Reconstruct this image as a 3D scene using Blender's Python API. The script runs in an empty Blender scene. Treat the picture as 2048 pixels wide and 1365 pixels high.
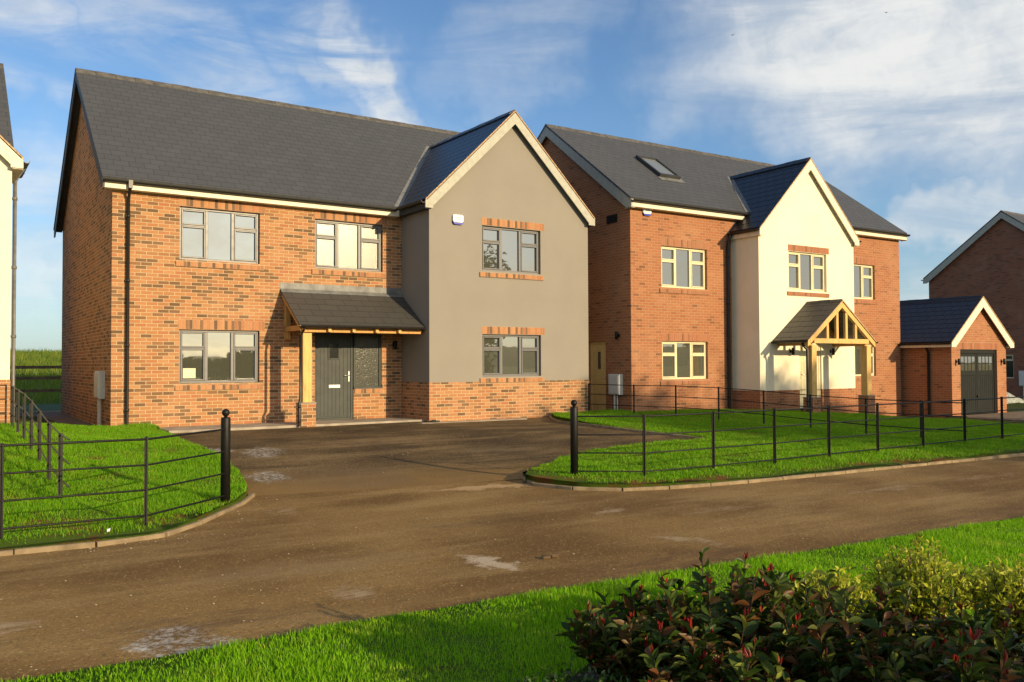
import bpy, bmesh, math, random
import numpy as np
from mathutils import Matrix, Vector
from mathutils.geometry import delaunay_2d_cdt

random.seed(7); RNG = np.random.default_rng(7)
sc = bpy.context.scene
COL = sc.collection
R = math.radians

# ------------------------------------------------------------------ camera
cam_d = bpy.data.cameras.new('camera'); cam = bpy.data.objects.new('camera', cam_d); COL.objects.link(cam)
YAW, PITCH, ROLL, FPX = 0.5928, 0.0261, -0.0044, 1735.5
cam_d.sensor_width = 36.0; cam_d.lens = FPX / 2048 * 36.0
cam_d.clip_start = 0.05; cam_d.clip_end = 3000
fw = Vector((math.sin(YAW)*math.cos(PITCH), math.cos(YAW)*math.cos(PITCH), math.sin(PITCH)))
rt = Vector((math.cos(YAW), -math.sin(YAW), 0)); up = rt.cross(fw)
rt2 = rt*math.cos(ROLL) + up*math.sin(ROLL); up2 = -rt*math.sin(ROLL) + up*math.cos(ROLL)
M = Matrix((rt2, up2, -fw)).transposed().to_4x4(); M.translation = (-9.661, -17.7776, 1.3792)
cam.matrix_world = M
sc.camera = cam

# ------------------------------------------------------------------ light
SUN_EL, SUN_AZ = R(14.6), R(16.8)      # the light travels towards +y, turned this much towards -x
sd = bpy.data.lights.new('sun', 'SUN'); so = bpy.data.objects.new('sun', sd); COL.objects.link(so)
sd.energy = 5.0; sd.angle = R(0.53); sd.color = (1.0, 0.77, 0.45)
trav = Vector((-math.sin(SUN_AZ)*math.cos(SUN_EL), math.cos(SUN_AZ)*math.cos(SUN_EL), -math.sin(SUN_EL)))
so.rotation_euler = trav.to_track_quat('-Z', 'Y').to_euler(); so.location = (30, -60, 30)
sc.view_settings.view_transform = 'Standard'; sc.view_settings.look = 'None'
sc.view_settings.exposure = 0.22; sc.view_settings.gamma = 1.0
sc.cycles.max_bounces = 6

# ------------------------------------------------------------------ node helpers
class NT:
    def __init__(s, tree): s.t = tree; s.n = tree.nodes; s.l = tree.links
    def add(s, typ, props=None, **inp):
        nd = s.n.new(typ)
        for k, v in (props or {}).items(): setattr(nd, k, v)
        for k, v in inp.items():
            k2 = int(k[1:]) if k[0] == '_' and k[1:].isdigit() else k.replace('_', ' ')
            s.set(nd.inputs[k2], v)
        return nd
    def set(s, sock, v):
        if isinstance(v, bpy.types.NodeSocket): s.l.new(v, sock)
        elif isinstance(v, bpy.types.Node): s.l.new(v.outputs[0], sock)
        else:
            if sock.type == 'RGBA' and len(v) == 3: v = (*v, 1)
            sock.default_value = v
    def math(s, op, a, b=0.0, c=None, clamp=False):
        nd = s.n.new('ShaderNodeMath'); nd.operation = op; nd.use_clamp = clamp
        s.set(nd.inputs[0], a); s.set(nd.inputs[1], b)
        if c is not None: s.set(nd.inputs[2], c)
        return nd.outputs[0]
    def mix(s, f, a, b, mode='MIX'):
        nd = s.n.new('ShaderNodeMix'); nd.data_type = 'RGBA'; nd.blend_type = mode
        s.set(nd.inputs[0], f); s.set(nd.inputs[6], a); s.set(nd.inputs[7], b)
        return nd.outputs[2]
    def ramp(s, f, stops, interp='LINEAR'):
        nd = s.n.new('ShaderNodeValToRGB'); cr = nd.color_ramp; cr.interpolation = interp
        while len(cr.elements) < len(stops): cr.elements.new(0.5)
        for e, (p, c) in zip(cr.elements, stops):
            e.position = p; e.color = (*c, 1) if len(c) == 3 else c
        s.set(nd.inputs[0], f); return nd.outputs[0]
    def sstep(s, x, a, b, to0=0.0, to1=1.0):
        nd = s.n.new('ShaderNodeMapRange'); nd.interpolation_type = 'SMOOTHSTEP'
        s.set(nd.inputs[0], x); nd.inputs[1].default_value = a; nd.inputs[2].default_value = b
        nd.inputs[3].default_value = to0; nd.inputs[4].default_value = to1
        return nd.outputs[0]
    def noise(s, vec, scale, detail=3.0, rough=0.55, out=0, **kw):
        nd = s.n.new('ShaderNodeTexNoise'); nd.noise_dimensions = '3D'
        s.set(nd.inputs['Scale'], scale); s.set(nd.inputs['Detail'], detail); s.set(nd.inputs['Roughness'], rough)
        if vec is not None: s.l.new(vec, nd.inputs['Vector'])
        for k, v in kw.items(): s.set(nd.inputs[k], v)
        return nd.outputs[out]

def material(name):
    m = bpy.data.materials.new(name); m.use_nodes = True
    nt = NT(m.node_tree); nt.n.clear()
    out = nt.add('ShaderNodeOutputMaterial')
    b = nt.add('ShaderNodeBsdfPrincipled'); nt.l.new(b.outputs[0], out.inputs[0])
    nt.b = b; nt.out = out
    return m, nt
def bump(nt, h, dist, strength=1.0, normal=None):
    bp = nt.add('ShaderNodeBump'); bp.inputs['Strength'].default_value = strength
    bp.inputs['Distance'].default_value = dist; nt.set(bp.inputs['Height'], h)
    if normal is not None: nt.l.new(normal, bp.inputs['Normal'])
    return bp.outputs[0]
def pos(nt): return nt.add('ShaderNodeNewGeometry').outputs['Position']
def uv(nt): return nt.add('ShaderNodeUVMap').outputs[0]
def objco(nt): return nt.add('ShaderNodeTexCoord').outputs['Object']

# ------------------------------------------------------------------ sky
w = bpy.data.worlds.new('World'); sc.world = w; w.use_nodes = True
nt = NT(w.node_tree); nt.n.clear()
wo = nt.add('ShaderNodeOutputWorld'); bg = nt.add('ShaderNodeBackground'); nt.l.new(bg.outputs[0], wo.inputs[0])
bg.inputs['Strength'].default_value = 0.090
sky = nt.add('ShaderNodeTexSky'); sky.sky_type = 'NISHITA'; sky.sun_disc = False
sky.sun_elevation = SUN_EL; sky.sun_rotation = math.pi - SUN_AZ
sky.air_density = 1.0; sky.dust_density = 0.6; sky.ozone_density = 2.2; sky.altitude = 50
dirv = nt.add('ShaderNodeTexCoord').outputs['Generated']
sx = nt.add('ShaderNodeSeparateXYZ', Vector=dirv)
az = nt.math('MULTIPLY', nt.math('ARCTAN2', sx.outputs[0], sx.outputs[1]), 57.2958)
el = nt.math('MULTIPLY', nt.math('ARCSINE', sx.outputs[2]), 57.2958)
azel = nt.add('ShaderNodeCombineXYZ', X=az, Y=el, Z=0.0).outputs[0]
warp = nt.noise(azel, 0.16, 4.0, 0.6, out=1)
wv = nt.add('ShaderNodeVectorMath', {'operation': 'MULTIPLY_ADD'}, _0=warp, _1=(9.0, 9.0, 0.0), _2=(-4.5, -4.5, 0.0)).outputs[0]
azw = nt.add('ShaderNodeVectorMath', {'operation': 'ADD'}, _0=azel, _1=wv).outputs[0]
sw = nt.add('ShaderNodeSeparateXYZ', Vector=azw)
def streak(rot, sxx, syy, seed, detail=6.0, rough=0.62):
    mp = nt.add('ShaderNodeMapping', Vector=azel); mp.inputs['Rotation'].default_value = (0, 0, R(rot))
    mp.inputs['Scale'].default_value = (sxx, syy, 1); mp.inputs['Location'].default_value = (seed, seed*1.7, seed)
    return nt.noise(mp.outputs[0], 1.0, detail, rough, Distortion=0.6)
def cloud(a0, e0, ra, rb, ang, amount, nz, soft=0.35):
    c, s = math.cos(R(ang)), math.sin(R(ang))
    da = nt.math('SUBTRACT', sw.outputs[0], a0); de = nt.math('SUBTRACT', sw.outputs[1], e0)
    u = nt.math('DIVIDE', nt.math('ADD', nt.math('MULTIPLY', da, c), nt.math('MULTIPLY', de, s)), ra)
    v = nt.math('DIVIDE', nt.math('SUBTRACT', nt.math('MULTIPLY', de, c), nt.math('MULTIPLY', da, s)), rb)
    d = nt.math('SQRT', nt.math('ADD', nt.math('MULTIPLY', u, u), nt.math('MULTIPLY', v, v)))
    m = nt.sstep(d, soft, 1.15, 1.0, 0.0)
    t = nt.math('MULTIPLY', m, nt.sstep(nz, 0.30, 0.66))
    return nt.math('MULTIPLY', t, amount)
nA = streak(-28, 0.05, 0.30, 3.1); nB = streak(52, 0.055, 0.30, 8.3); nC = streak(-14, 0.05, 0.26, 5.2)
nD = nt.math('ADD', nt.math('MULTIPLY', nC, 0.45), 0.36)
parts = [cloud(61.5, 19.3, 18.8, 9.0, -6, 0.93, nt.math('ADD', nD, 0.02), 0.55), cloud(50, 20, 8, 4.2, 40, 0.6, nD),
         cloud(66, 13, 11, 4.5, 0, 0.7, nD), cloud(62.5, 8.6, 9, 1.9, 14, 0.8, nD), cloud(63, 5.2, 9, 1.6, 10, 0.6, nC),
         cloud(53, 6.5, 5, 0.9, 10, 0.35, nC),
         cloud(4, 19.5, 9, 3.6, -20, 0.68, nB), cloud(14, 18.5, 11, 4.2, -35, 0.6, nB), cloud(24.8, 17.6, 7, 2.1, -58, 0.9, nB), cloud(20.5, 20, 8, 1.6, -50, 0.6, nB),
         cloud(21, 20.5, 9, 3.0, -30, 0.5, nB), cloud(34, 19, 6, 3.2, 20, 0.25, nC), cloud(6, 8, 10, 6.5, 0, 0.6, nC), cloud(35, 21, 9, 4, 30, 0.3, nB), cloud(17, 17, 22, 8, -20, 0.2, nB, 0.2)]
tot = parts[0]
for p_ in parts[1:]: tot = nt.math('MAXIMUM', tot, p_)
back = nt.sstep(sx.outputs[1], 0.15, -0.35)          # the sunward half of the sky carries loose bright cloud
nE = streak(10, 0.03, 0.12, 1.3)
tot = nt.math('MAXIMUM', tot, nt.math('MULTIPLY', nt.math('MULTIPLY', back, nt.sstep(nE, 0.34, 0.6)), 0.85))
haze_f = nt.math('MULTIPLY', nt.sstep(el, 13.0, 0.0), 0.42)
csh = nt.sstep(nt.math('ADD', nt.math('MULTIPLY', nt.noise(azw, 0.2, 5.0, 0.6), .5), nt.math('MULTIPLY', nC, .5)), .36, .62)
ccol = nt.mix(csh, (5.6, 6.2, 6.8), (8.6, 8.6, 8.3))
warm = nt.sstep(sx.outputs[1], -0.3, -0.85)
ccol = nt.mix(warm, ccol, (10.5, 9.6, 8.0))
sd_ = -trav
sdot = nt.add('ShaderNodeVectorMath', {'operation': 'DOT_PRODUCT'}, _0=dirv, _1=tuple(sd_)).outputs['Value']
ccol = nt.mix(nt.sstep(sdot, 0.88, 0.995), ccol, (16.0, 14.5, 11.5))      # cloud near the sun glows
skyt = nt.mix(1.0, sky.outputs[0], (1.12, 1.34, 1.56), 'MULTIPLY')
c1 = nt.mix(haze_f, skyt, (4.4, 5.7, 6.9))
c2 = nt.mix(tot, c1, ccol)
nt.l.new(c2, bg.inputs[0])

# ------------------------------------------------------------------ materials
def brick_material(name, stops, mortar, dark_noise=0.25, rot=False):
    m, nt = material(name); u = uv(nt)
    br = nt.add('ShaderNodeTexBrick', {'offset': 0.5, 'squash': 1.0}, Vector=u, Color1=(0, 0, 0), Color2=(1, 1, 1), Mortar=(0.5, 0.5, 0.5))
    br.inputs['Scale'].default_value = 1.0; br.inputs['Mortar Size'].default_value = 0.0065
    br.inputs['Mortar Smooth'].default_value = 0.25; br.inputs['Bias'].default_value = 0.0
    br.inputs['Brick Width'].default_value = 0.225; br.inputs['Row Height'].default_value = 0.075
    col = nt.ramp(br.outputs['Color'], stops)
    n1 = nt.noise(u, 38.0, 4.0, 0.7); n2 = nt.noise(u, 0.9, 3.0, 0.6)
    col = nt.mix(nt.math('MULTIPLY', nt.sstep(n1, 0.42, 0.75), dark_noise), col, (0.10, 0.05, 0.03))
    col = nt.mix(nt.math('MULTIPLY', nt.sstep(n2, 0.45, 0.75), 0.22), col, (0.50, 0.30, 0.18))
    n3 = nt.noise(u, 14.0, 3.0, 0.6)
    mor = nt.mix(n3, mortar, tuple(v*0.7 for v in mortar))
    col = nt.mix(br.outputs['Fac'], col, mor)
    nt.set(nt.b.inputs['Base Color'], col); nt.b.inputs['Roughness'].default_value = 0.88
    nt.b.inputs['Specular IOR Level'].default_value = 0.25
    h = nt.math('ADD', nt.math('MULTIPLY', nt.math('SUBTRACT', 1.0, br.outputs['Fac']), 1.0), nt.math('MULTIPLY', n1, 0.35))
    nt.l.new(bump(nt, h, 0.006, 0.8), nt.b.inputs['Normal'])
    return m
def island_brick_material(name, stops):
    m, nt = material(name); g = nt.add('ShaderNodeNewGeometry')
    col = nt.ramp(g.outputs['Random Per Island'], stops)
    n1 = nt.noise(g.outputs['Position'], 38.0, 4.0, 0.7)
    col = nt.mix(nt.math('MULTIPLY', nt.sstep(n1, 0.45, 0.75), 0.3), col, (0.12, 0.06, 0.035))
    nt.set(nt.b.inputs['Base Color'], col); nt.b.inputs['Roughness'].default_value = 0.88
    nt.l.new(bump(nt, n1, 0.004, 0.6), nt.b.inputs['Normal'])
    return m
ST1 = [(0.0, (0.1355, 0.079, 0.0428)), (0.12, (0.1806, 0.1011, 0.0511)), (0.26, (0.2528, 0.1233, 0.0576)), (0.36, (0.3702, 0.1715, 0.0715)), (0.55, (0.4064, 0.1926, 0.0808)), (0.74, (0.3793, 0.1493, 0.0669)), (0.87, (0.4425, 0.2264, 0.104)), (1.0, (0.4064, 0.1926, 0.0836))]
ST2 = [(0.0, (0.184, 0.081, 0.0423)), (0.08, (0.2944, 0.115, 0.0552)), (0.3, (0.3542, 0.1398, 0.0644)), (0.6, (0.368, 0.149, 0.0699)), (0.85, (0.3496, 0.1306, 0.0607)), (1.0, (0.3956, 0.1748, 0.0828))]
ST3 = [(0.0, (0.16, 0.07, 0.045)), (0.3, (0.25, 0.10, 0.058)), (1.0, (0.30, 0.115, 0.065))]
BRICK1 = brick_material('multi_tone_brick', ST1, (0.64, 0.50, 0.31))
BRICK2 = brick_material('orange_brick', ST2, (0.50, 0.33, 0.19), 0.3)
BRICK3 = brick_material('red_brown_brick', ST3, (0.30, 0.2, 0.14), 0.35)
SOLD1 = island_brick_material('soldier_brick', [(0, (.14, .078, .044)), (.2, (.20, .11, .055)), (.34, (.42, .19, .08)), (.6, (.46, .22, .095)), (.8, (.36, .135, .062)), (1, (.50, .27, .13))]); SOLD2 = island_brick_material('soldier_brick_orange', ST2)

def plain(name, col, rough=0.6, var=0.12, scale=8.0, spec=0.4, metal=0.0, bmp=0.0, bscale=60.0, col2=None, coat=0.0):
    m, nt = material(name); p = objco(nt)
    n = nt.noise(p, scale, 5.0, 0.6)
    c2 = col2 or tuple(v*(1-2.2*var) for v in col); c1 = tuple(min(1, v*(1+var)) for v in col)
    nt.set(nt.b.inputs['Base Color'], nt.mix(nt.sstep(n, 0.3, 0.72), c1, c2))
    nt.set(nt.b.inputs['Roughness'], nt.math('ADD', rough-0.06, nt.math('MULTIPLY', n, 0.12)))
    nt.b.inputs['Metallic'].default_value = metal; nt.b.inputs['Specular IOR Level'].default_value = spec
    nt.b.inputs['Coat Weight'].default_value = coat
    if bmp: nt.l.new(bump(nt, nt.noise(p, bscale, 4.0, 0.65), bmp, 0.8), nt.b.inputs['Normal'])
    return m
MORTAR = plain('mortar', (0.45, 0.33, 0.22), 0.9)
RENDER_GREY = plain('grey_render', (0.268, 0.246, 0.214), 0.92, 0.022, 0.9, 0.2, bmp=0.004, bscale=90)
RENDER_CREAM = plain('cream_render', (0.82, 0.75, 0.57), 0.92, 0.025, 1.3, 0.2, bmp=0.003, bscale=90)
FRAME_GREY = plain('grey_window_frame', (0.155, 0.155, 0.16), 0.38, 0.04)
FRAME_CREAM = plain('cream_window_frame', (0.72, 0.65, 0.42), 0.42, 0.04)
FASCIA = plain('cream_fascia', (0.78, 0.70, 0.54), 0.55, 0.05)
BARGE_GREY = plain('sage_grey_bargeboard', (0.40, 0.395, 0.335), 0.6, 0.05)
BARGE_CREAM = plain('cream_bargeboard', (0.76, 0.70, 0.52), 0.6, 0.05)
VERGE_DARK = plain('dark_verge_board', (0.045, 0.047, 0.05), 0.6)
VERGE_MORTAR = plain('verge_mortar', (0.56, 0.36, 0.20), 0.9, 0.2, 20)
BLACK_PLASTIC = plain('black_plastic', (0.016, 0.015, 0.014), 0.36, 0.1)
BLACK_IRON = plain('black_painted_iron', (0.007, 0.0066, 0.006), 0.5, 0.2, 14, 0.3, bmp=0.0015, bscale=70)
LEAD = plain('lead_flashing', (0.175, 0.178, 0.175), 0.5, 0.15, 6)
RIDGE = plain('ridge_tile', (0.115, 0.108, 0.098), 0.8, 0.2, 5)
DOOR_GREY = plain('grey_green_door', (0.062, 0.068, 0.064), 0.5, 0.06, 5, 0.2)
GARAGE_GREY = plain('garage_door_paint', (0.020, 0.0215, 0.018), 0.5, 0.06, 5, 0.12)
DOOR_CREAM = plain('cream_door', (0.70, 0.53, 0.24), 0.5, 0.05)
CHROME = plain('satin_metal', (0.82, 0.80, 0.75), 0.25, 0.03, metal=0.8)
WHITE = plain('white_plastic', (0.82, 0.82, 0.80), 0.45, 0.03)
GREY_PLASTIC = plain('pale_grey_plastic', (0.62, 0.60, 0.55), 0.5, 0.04)
BLUE = plain('blue_plastic', (0.03, 0.04, 0.42), 0.4, 0.05)
PAPER = plain('cream_paper', (0.80, 0.72, 0.45), 0.8, 0.03)
CONCRETE = plain('concrete', (0.27, 0.205, 0.125), 0.9, 0.14, 7, 0.2, bmp=0.003, bscale=120)
PAVING = plain('paving', (0.36, 0.31, 0.25), 0.9, 0.14, 3, 0.2, bmp=0.003, bscale=90)
FENCE_WOOD = plain('weathered_fence_wood', (0.17, 0.115, 0.07), 0.85, 0.2, 5)

def oak(name, c):
    m, nt = material(name); p = objco(nt)
    mp = nt.add('ShaderNodeMapping', Vector=p); mp.inputs['Scale'].default_value = (16, 16, 1.4)
    n = nt.noise(mp.outputs[0], 1.6, 6.0, 0.6, Distortion=1.2)
    nt.set(nt.b.inputs['Base Color'], nt.ramp(n, [(0.3, tuple(v*0.62 for v in c)), (0.5, c), (0.72, tuple(min(1, v*1.16) for v in c))]))
    nt.b.inputs['Roughness'].default_value = 0.7
    nt.l.new(bump(nt, n, 0.004, 0.5), nt.b.inputs['Normal'])
    return m
OAK = oak('pale_oak', (0.66, 0.41, 0.135)); OAK2 = oak('orange_oak', (0.60, 0.31, 0.09))

def slate_material(name, base, wdt=0.3, row=0.25, rough=0.48, spec=0.5, joint_shade=0.0055):
    m, nt = material(name); u = uv(nt)
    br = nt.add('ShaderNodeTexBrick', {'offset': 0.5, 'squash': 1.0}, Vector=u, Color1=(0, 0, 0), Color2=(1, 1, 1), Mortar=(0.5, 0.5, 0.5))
    br.inputs['Scale'].default_value = 1.0; br.inputs['Mortar Size'].default_value = joint_shade
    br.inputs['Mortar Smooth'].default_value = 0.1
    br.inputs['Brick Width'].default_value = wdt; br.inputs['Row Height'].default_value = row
    n = nt.noise(u, 22.0, 4.0, 0.6); n2 = nt.noise(u, 0.6, 4.0, 0.6)
    c = nt.ramp(br.outputs['Color'], [(0.0, tuple(v*0.93 for v in base)), (0.5, base), (1.0, tuple(v*1.06 for v in base))])
    c = nt.mix(nt.math('MULTIPLY', n, 0.3), c, tuple(v*0.6 for v in base))
    c = nt.mix(nt.math('MULTIPLY', nt.sstep(n2, 0.45, 0.8), 0.15), c, tuple(v*1.4 for v in base))
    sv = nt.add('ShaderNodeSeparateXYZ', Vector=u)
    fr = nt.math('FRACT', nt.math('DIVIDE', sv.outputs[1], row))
    c = nt.mix(nt.math('MULTIPLY', br.outputs['Fac'], 0.65), c, tuple(v*0.3 for v in base)); c = nt.mix(nt.math('MULTIPLY', nt.sstep(fr, 0.86, 0.93), 0.12), c, tuple(min(1, v*2.0) for v in base))  # joints darkened; course lines also carry painted shade under each slate edge
    nt.set(nt.b.inputs['Base Color'], c)
    nt.set(nt.b.inputs['Roughness'], nt.math('ADD', rough-0.1, nt.math('MULTIPLY', n, 0.2)))
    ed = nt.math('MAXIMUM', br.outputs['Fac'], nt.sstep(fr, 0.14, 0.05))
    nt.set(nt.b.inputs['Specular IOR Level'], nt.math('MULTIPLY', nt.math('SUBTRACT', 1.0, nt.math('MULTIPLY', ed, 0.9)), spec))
    h = nt.math('ADD', nt.math('MULTIPLY', nt.math('SUBTRACT', 1.0, fr), 1.0), nt.math('MULTIPLY', nt.math('SUBTRACT', 1.0, br.outputs['Fac']), 0.6))
    h = nt.math('ADD', h, nt.math('MULTIPLY', br.outputs['Color'], 0.08))
    h = nt.math('ADD', h, nt.math('MULTIPLY', n, 0.12))
    nt.l.new(bump(nt, h, 0.011, 0.9), nt.b.inputs['Normal'])
    return m
SLATE = slate_material('grey_slate', (0.080, 0.083, 0.087), .3, .225, rough=.55, spec=.35, joint_shade=.004)
SLATE_B = slate_material('blue_black_slate', (0.030, 0.032, 0.037), rough=0.36, spec=.55, joint_shade=.008)
SLATE_P = slate_material('porch_slate', (0.066, 0.063, 0.057), 0.46, 0.25, spec=.3, joint_shade=.0055)

def glass_material(name, base, rough, ior, bscale=1.3, bdist=0.0015):
    m, nt = material(name); p = objco(nt)
    nt.b.inputs['Base Color'].default_value = (*base, 1); nt.b.inputs['Roughness'].default_value = rough
    nt.b.inputs['IOR'].default_value = ior; nt.b.inputs['Specular IOR Level'].default_value = 0.5
    nt.l.new(bump(nt, nt.noise(p, bscale, 2.0, 0.5), bdist, 1.0), nt.b.inputs['Normal'])
    return m
GLASS = glass_material('window_glass', (0.078, 0.08, 0.058), 0.015, 3.3)
GLASS_SKY = glass_material('roof_window_glass', (0.20, 0.22, 0.22), 0.06, 2.6)
GLASS_FROST = glass_material('obscured_glass', (0.15, 0.15, 0.12), 0.26, 1.62, 45.0, 0.003)
GLASS_FROST2 = glass_material('obscured_dark_glass', (0.055, 0.057, 0.045), 0.2, 1.5, 42.0, 0.0032)
GLASS_DARK = glass_material('dark_glass', (0.03, 0.032, 0.03), 0.05, 1.7)

# ------------------------------------------------------------------ mesh builder
class MB:
    def __init__(s, T=None): s.v = []; s.f = []; s.m = []; s.smooth = []; s.T = T; s.mi = 0
    def _add(s, pts, faces, smooth=False):
        o = len(s.v); s.v += [Vector(p) for p in pts]
        for f in faces: s.f.append([o+i for i in f]); s.m.append(s.mi); s.smooth.append(smooth)
    def poly(s, pts): s._add(pts, [list(range(len(pts)))])
    def box(s, x0, y0, z0, x1, y1, z1):
        s._add([(x0,y0,z0),(x1,y0,z0),(x1,y1,z0),(x0,y1,z0),(x0,y0,z1),(x1,y0,z1),(x1,y1,z1),(x0,y1,z1)],
               [(0,3,2,1),(4,5,6,7),(0,1,5,4),(1,2,6,5),(2,3,7,6),(3,0,4,7)])
    def rbox(s, x0, y0, z0, x1, y1, z1, b=0.006):      # box with chamfered front (-y) edges
        s._add([(x0,y1,z0),(x1,y1,z0),(x1,y1,z1),(x0,y1,z1),(x0,y0+b,z0),(x1,y0+b,z0),(x1,y0+b,z1),(x0,y0+b,z1),
                (x0+b,y0,z0+b),(x1-b,y0,z0+b),(x1-b,y0,z1-b),(x0+b,y0,z1-b)],
               [(3,2,1,0),(0,1,5,4),(1,2,6,5),(2,3,7,6),(3,0,4,7),(4,5,9,8),(5,6,10,9),(6,7,11,10),(7,4,8,11),(8,9,10,11)])
    def extr(s, pts, d):                                # prism: polygon swept along d
        d = Vector(d); n = len(pts); a = [Vector(p) for p in pts]; b = [p+d for p in a]
        s._add(a+b, [list(range(n))[::-1], list(range(n, 2*n))] + [(i, (i+1) % n, n+(i+1) % n, n+i) for i in range(n)])
    def slab(s, pts, t):                                # polygon thickened below along its normal
        a = [Vector(p) for p in pts]; nn = (a[1]-a[0]).cross(a[2]-a[0]).normalized()
        if nn.z < 0: nn = -nn
        s.extr([p - nn*t for p in a], nn*t)
    def beam(s, p0, p1, wd, hg, upv=(0, 0, 1)):
        p0 = Vector(p0); p1 = Vector(p1); d = (p1-p0).normalized(); sd = d.cross(Vector(upv))
        if sd.length < 1e-4: sd = d.cross(Vector((0, 1, 0)))
        sd.normalize(); u = sd.cross(d)
        q = [p0+sd*a*wd/2+u*b*hg/2 for a, b in ((-1,-1),(1,-1),(1,1),(-1,1))]
        s.extr(q, p1-p0)
    def tube(s, pts, r, n=10, cap=True):
        pts = [Vector(p) for p in pts]; rings = []
        for i, p in enumerate(pts):
            d = (pts[min(i+1, len(pts)-1)] - pts[max(i-1, 0)]).normalized()
            a = Vector((0, 0, 1)) if abs(d.z) < 0.9 else Vector((1, 0, 0))
            x = d.cross(a).normalized(); y = d.cross(x)
            rr = r[i] if isinstance(r, (list, tuple)) else r
            rings.append([p + (x*math.cos(t)+y*math.sin(t))*rr for t in [2*math.pi*k/n for k in range(n)]])
        vs = [v for g in rings for v in g]; fs = []
        for i in range(len(pts)-1):
            for k in range(n): fs.append((i*n+k, i*n+(k+1) % n, (i+1)*n+(k+1) % n, (i+1)*n+k))
        s._add(vs, fs, True)
        if cap: s._add(rings[0], [list(range(n))[::-1]]); s._add(rings[-1], [list(range(n))])
    def lathe(s, prof, c=(0, 0, 0), n=20):
        c = Vector(c); vs = []; fs = []
        for r, z in prof: vs += [c+Vector((r*math.cos(2*math.pi*k/n), r*math.sin(2*math.pi*k/n), z)) for k in range(n)]
        for i in range(len(prof)-1):
            for k in range(n): fs.append((i*n+k, i*n+(k+1) % n, (i+1)*n+(k+1) % n, (i+1)*n+k))
        s._add(vs, fs, True)
    def wall(s, x0, x1, z0, z1, y, holes=(), depth=0.1):   # facade facing -y with rectangular openings and reveals
        xs = sorted({x0, x1, *[h[0] for h in holes], *[h[1] for h in holes]}); zs = sorted({z0, z1, *[h[2] for h in holes], *[h[3] for h in holes]})
        for a, b in zip(xs, xs[1:]):
            for c, d in zip(zs, zs[1:]):
                if any(h[0] <= (a+b)/2 <= h[1] and h[2] <= (c+d)/2 <= h[3] for h in holes): continue
                s.poly([(a,y,c),(b,y,c),(b,y,d),(a,y,d)])
        for a, b, c, d in holes:
            s.poly([(a,y,c),(a,y,d),(a,y+depth,d),(a,y+depth,c)]); s.poly([(b,y,d),(b,y,c),(b,y+depth,c),(b,y+depth,d)])
            s.poly([(a,y,c),(a,y+depth,c),(b,y+depth,c),(b,y,c)]); s.poly([(a,y,d),(b,y,d),(b,y+depth,d),(a,y+depth,d)])
    def build(s, name, mats, parent=None):
        if not isinstance(mats, (list, tuple)): mats = [mats]
        me = bpy.data.meshes.new(name)
        vs = [s.T @ v for v in s.v] if s.T is not None else s.v
        me.from_pydata([tuple(v) for v in vs], [], s.f)
        for m in mats: me.materials.append(m)
        me.polygons.foreach_set('material_index', s.m); me.polygons.foreach_set('use_smooth', s.smooth)
        ul = me.uv_layers.new(name='UVMap').data
        for p in me.polygons:
            n = p.normal
            if abs(n.z) > 0.98: ux, uy = Vector((1, 0, 0)), Vector((0, 1, 0))
            else:
                ux = Vector((-n.y, n.x, 0)).normalized()
                uy = Vector((0, 0, 1)) - n*n.z; uy.normalize()
            for li in p.loop_indices:
                c = me.vertices[me.loops[li].vertex_index].co
                ul[li].uv = (c.dot(ux)+50, c.dot(uy)+0.0)
        me.update()
        o = bpy.data.objects.new(name, me); COL.objects.link(o)
        if parent is not None: o.parent = parent
        return o
def tag(o, label, cat=None, group=None, kind=None):
    o['label'] = label
    if cat: o['category'] = cat
    if group: o['group'] = group
    if kind: o['kind'] = kind
    return o
def empty(name, loc, label, cat, group=None, rz=0.0):
    o = bpy.data.objects.new(name, None); COL.objects.link(o); o.empty_display_size = 0.2
    o.location = loc; o.rotation_euler = (0, 0, rz); return tag(o, label, cat, group)
def copy_tree(o, parent=None):
    c = o.copy(); COL.objects.link(c)
    if parent is not None: c.parent = parent
    for ch in [x for x in bpy.data.objects if x.parent == o]: copy_tree(ch, c)
    return c

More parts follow.
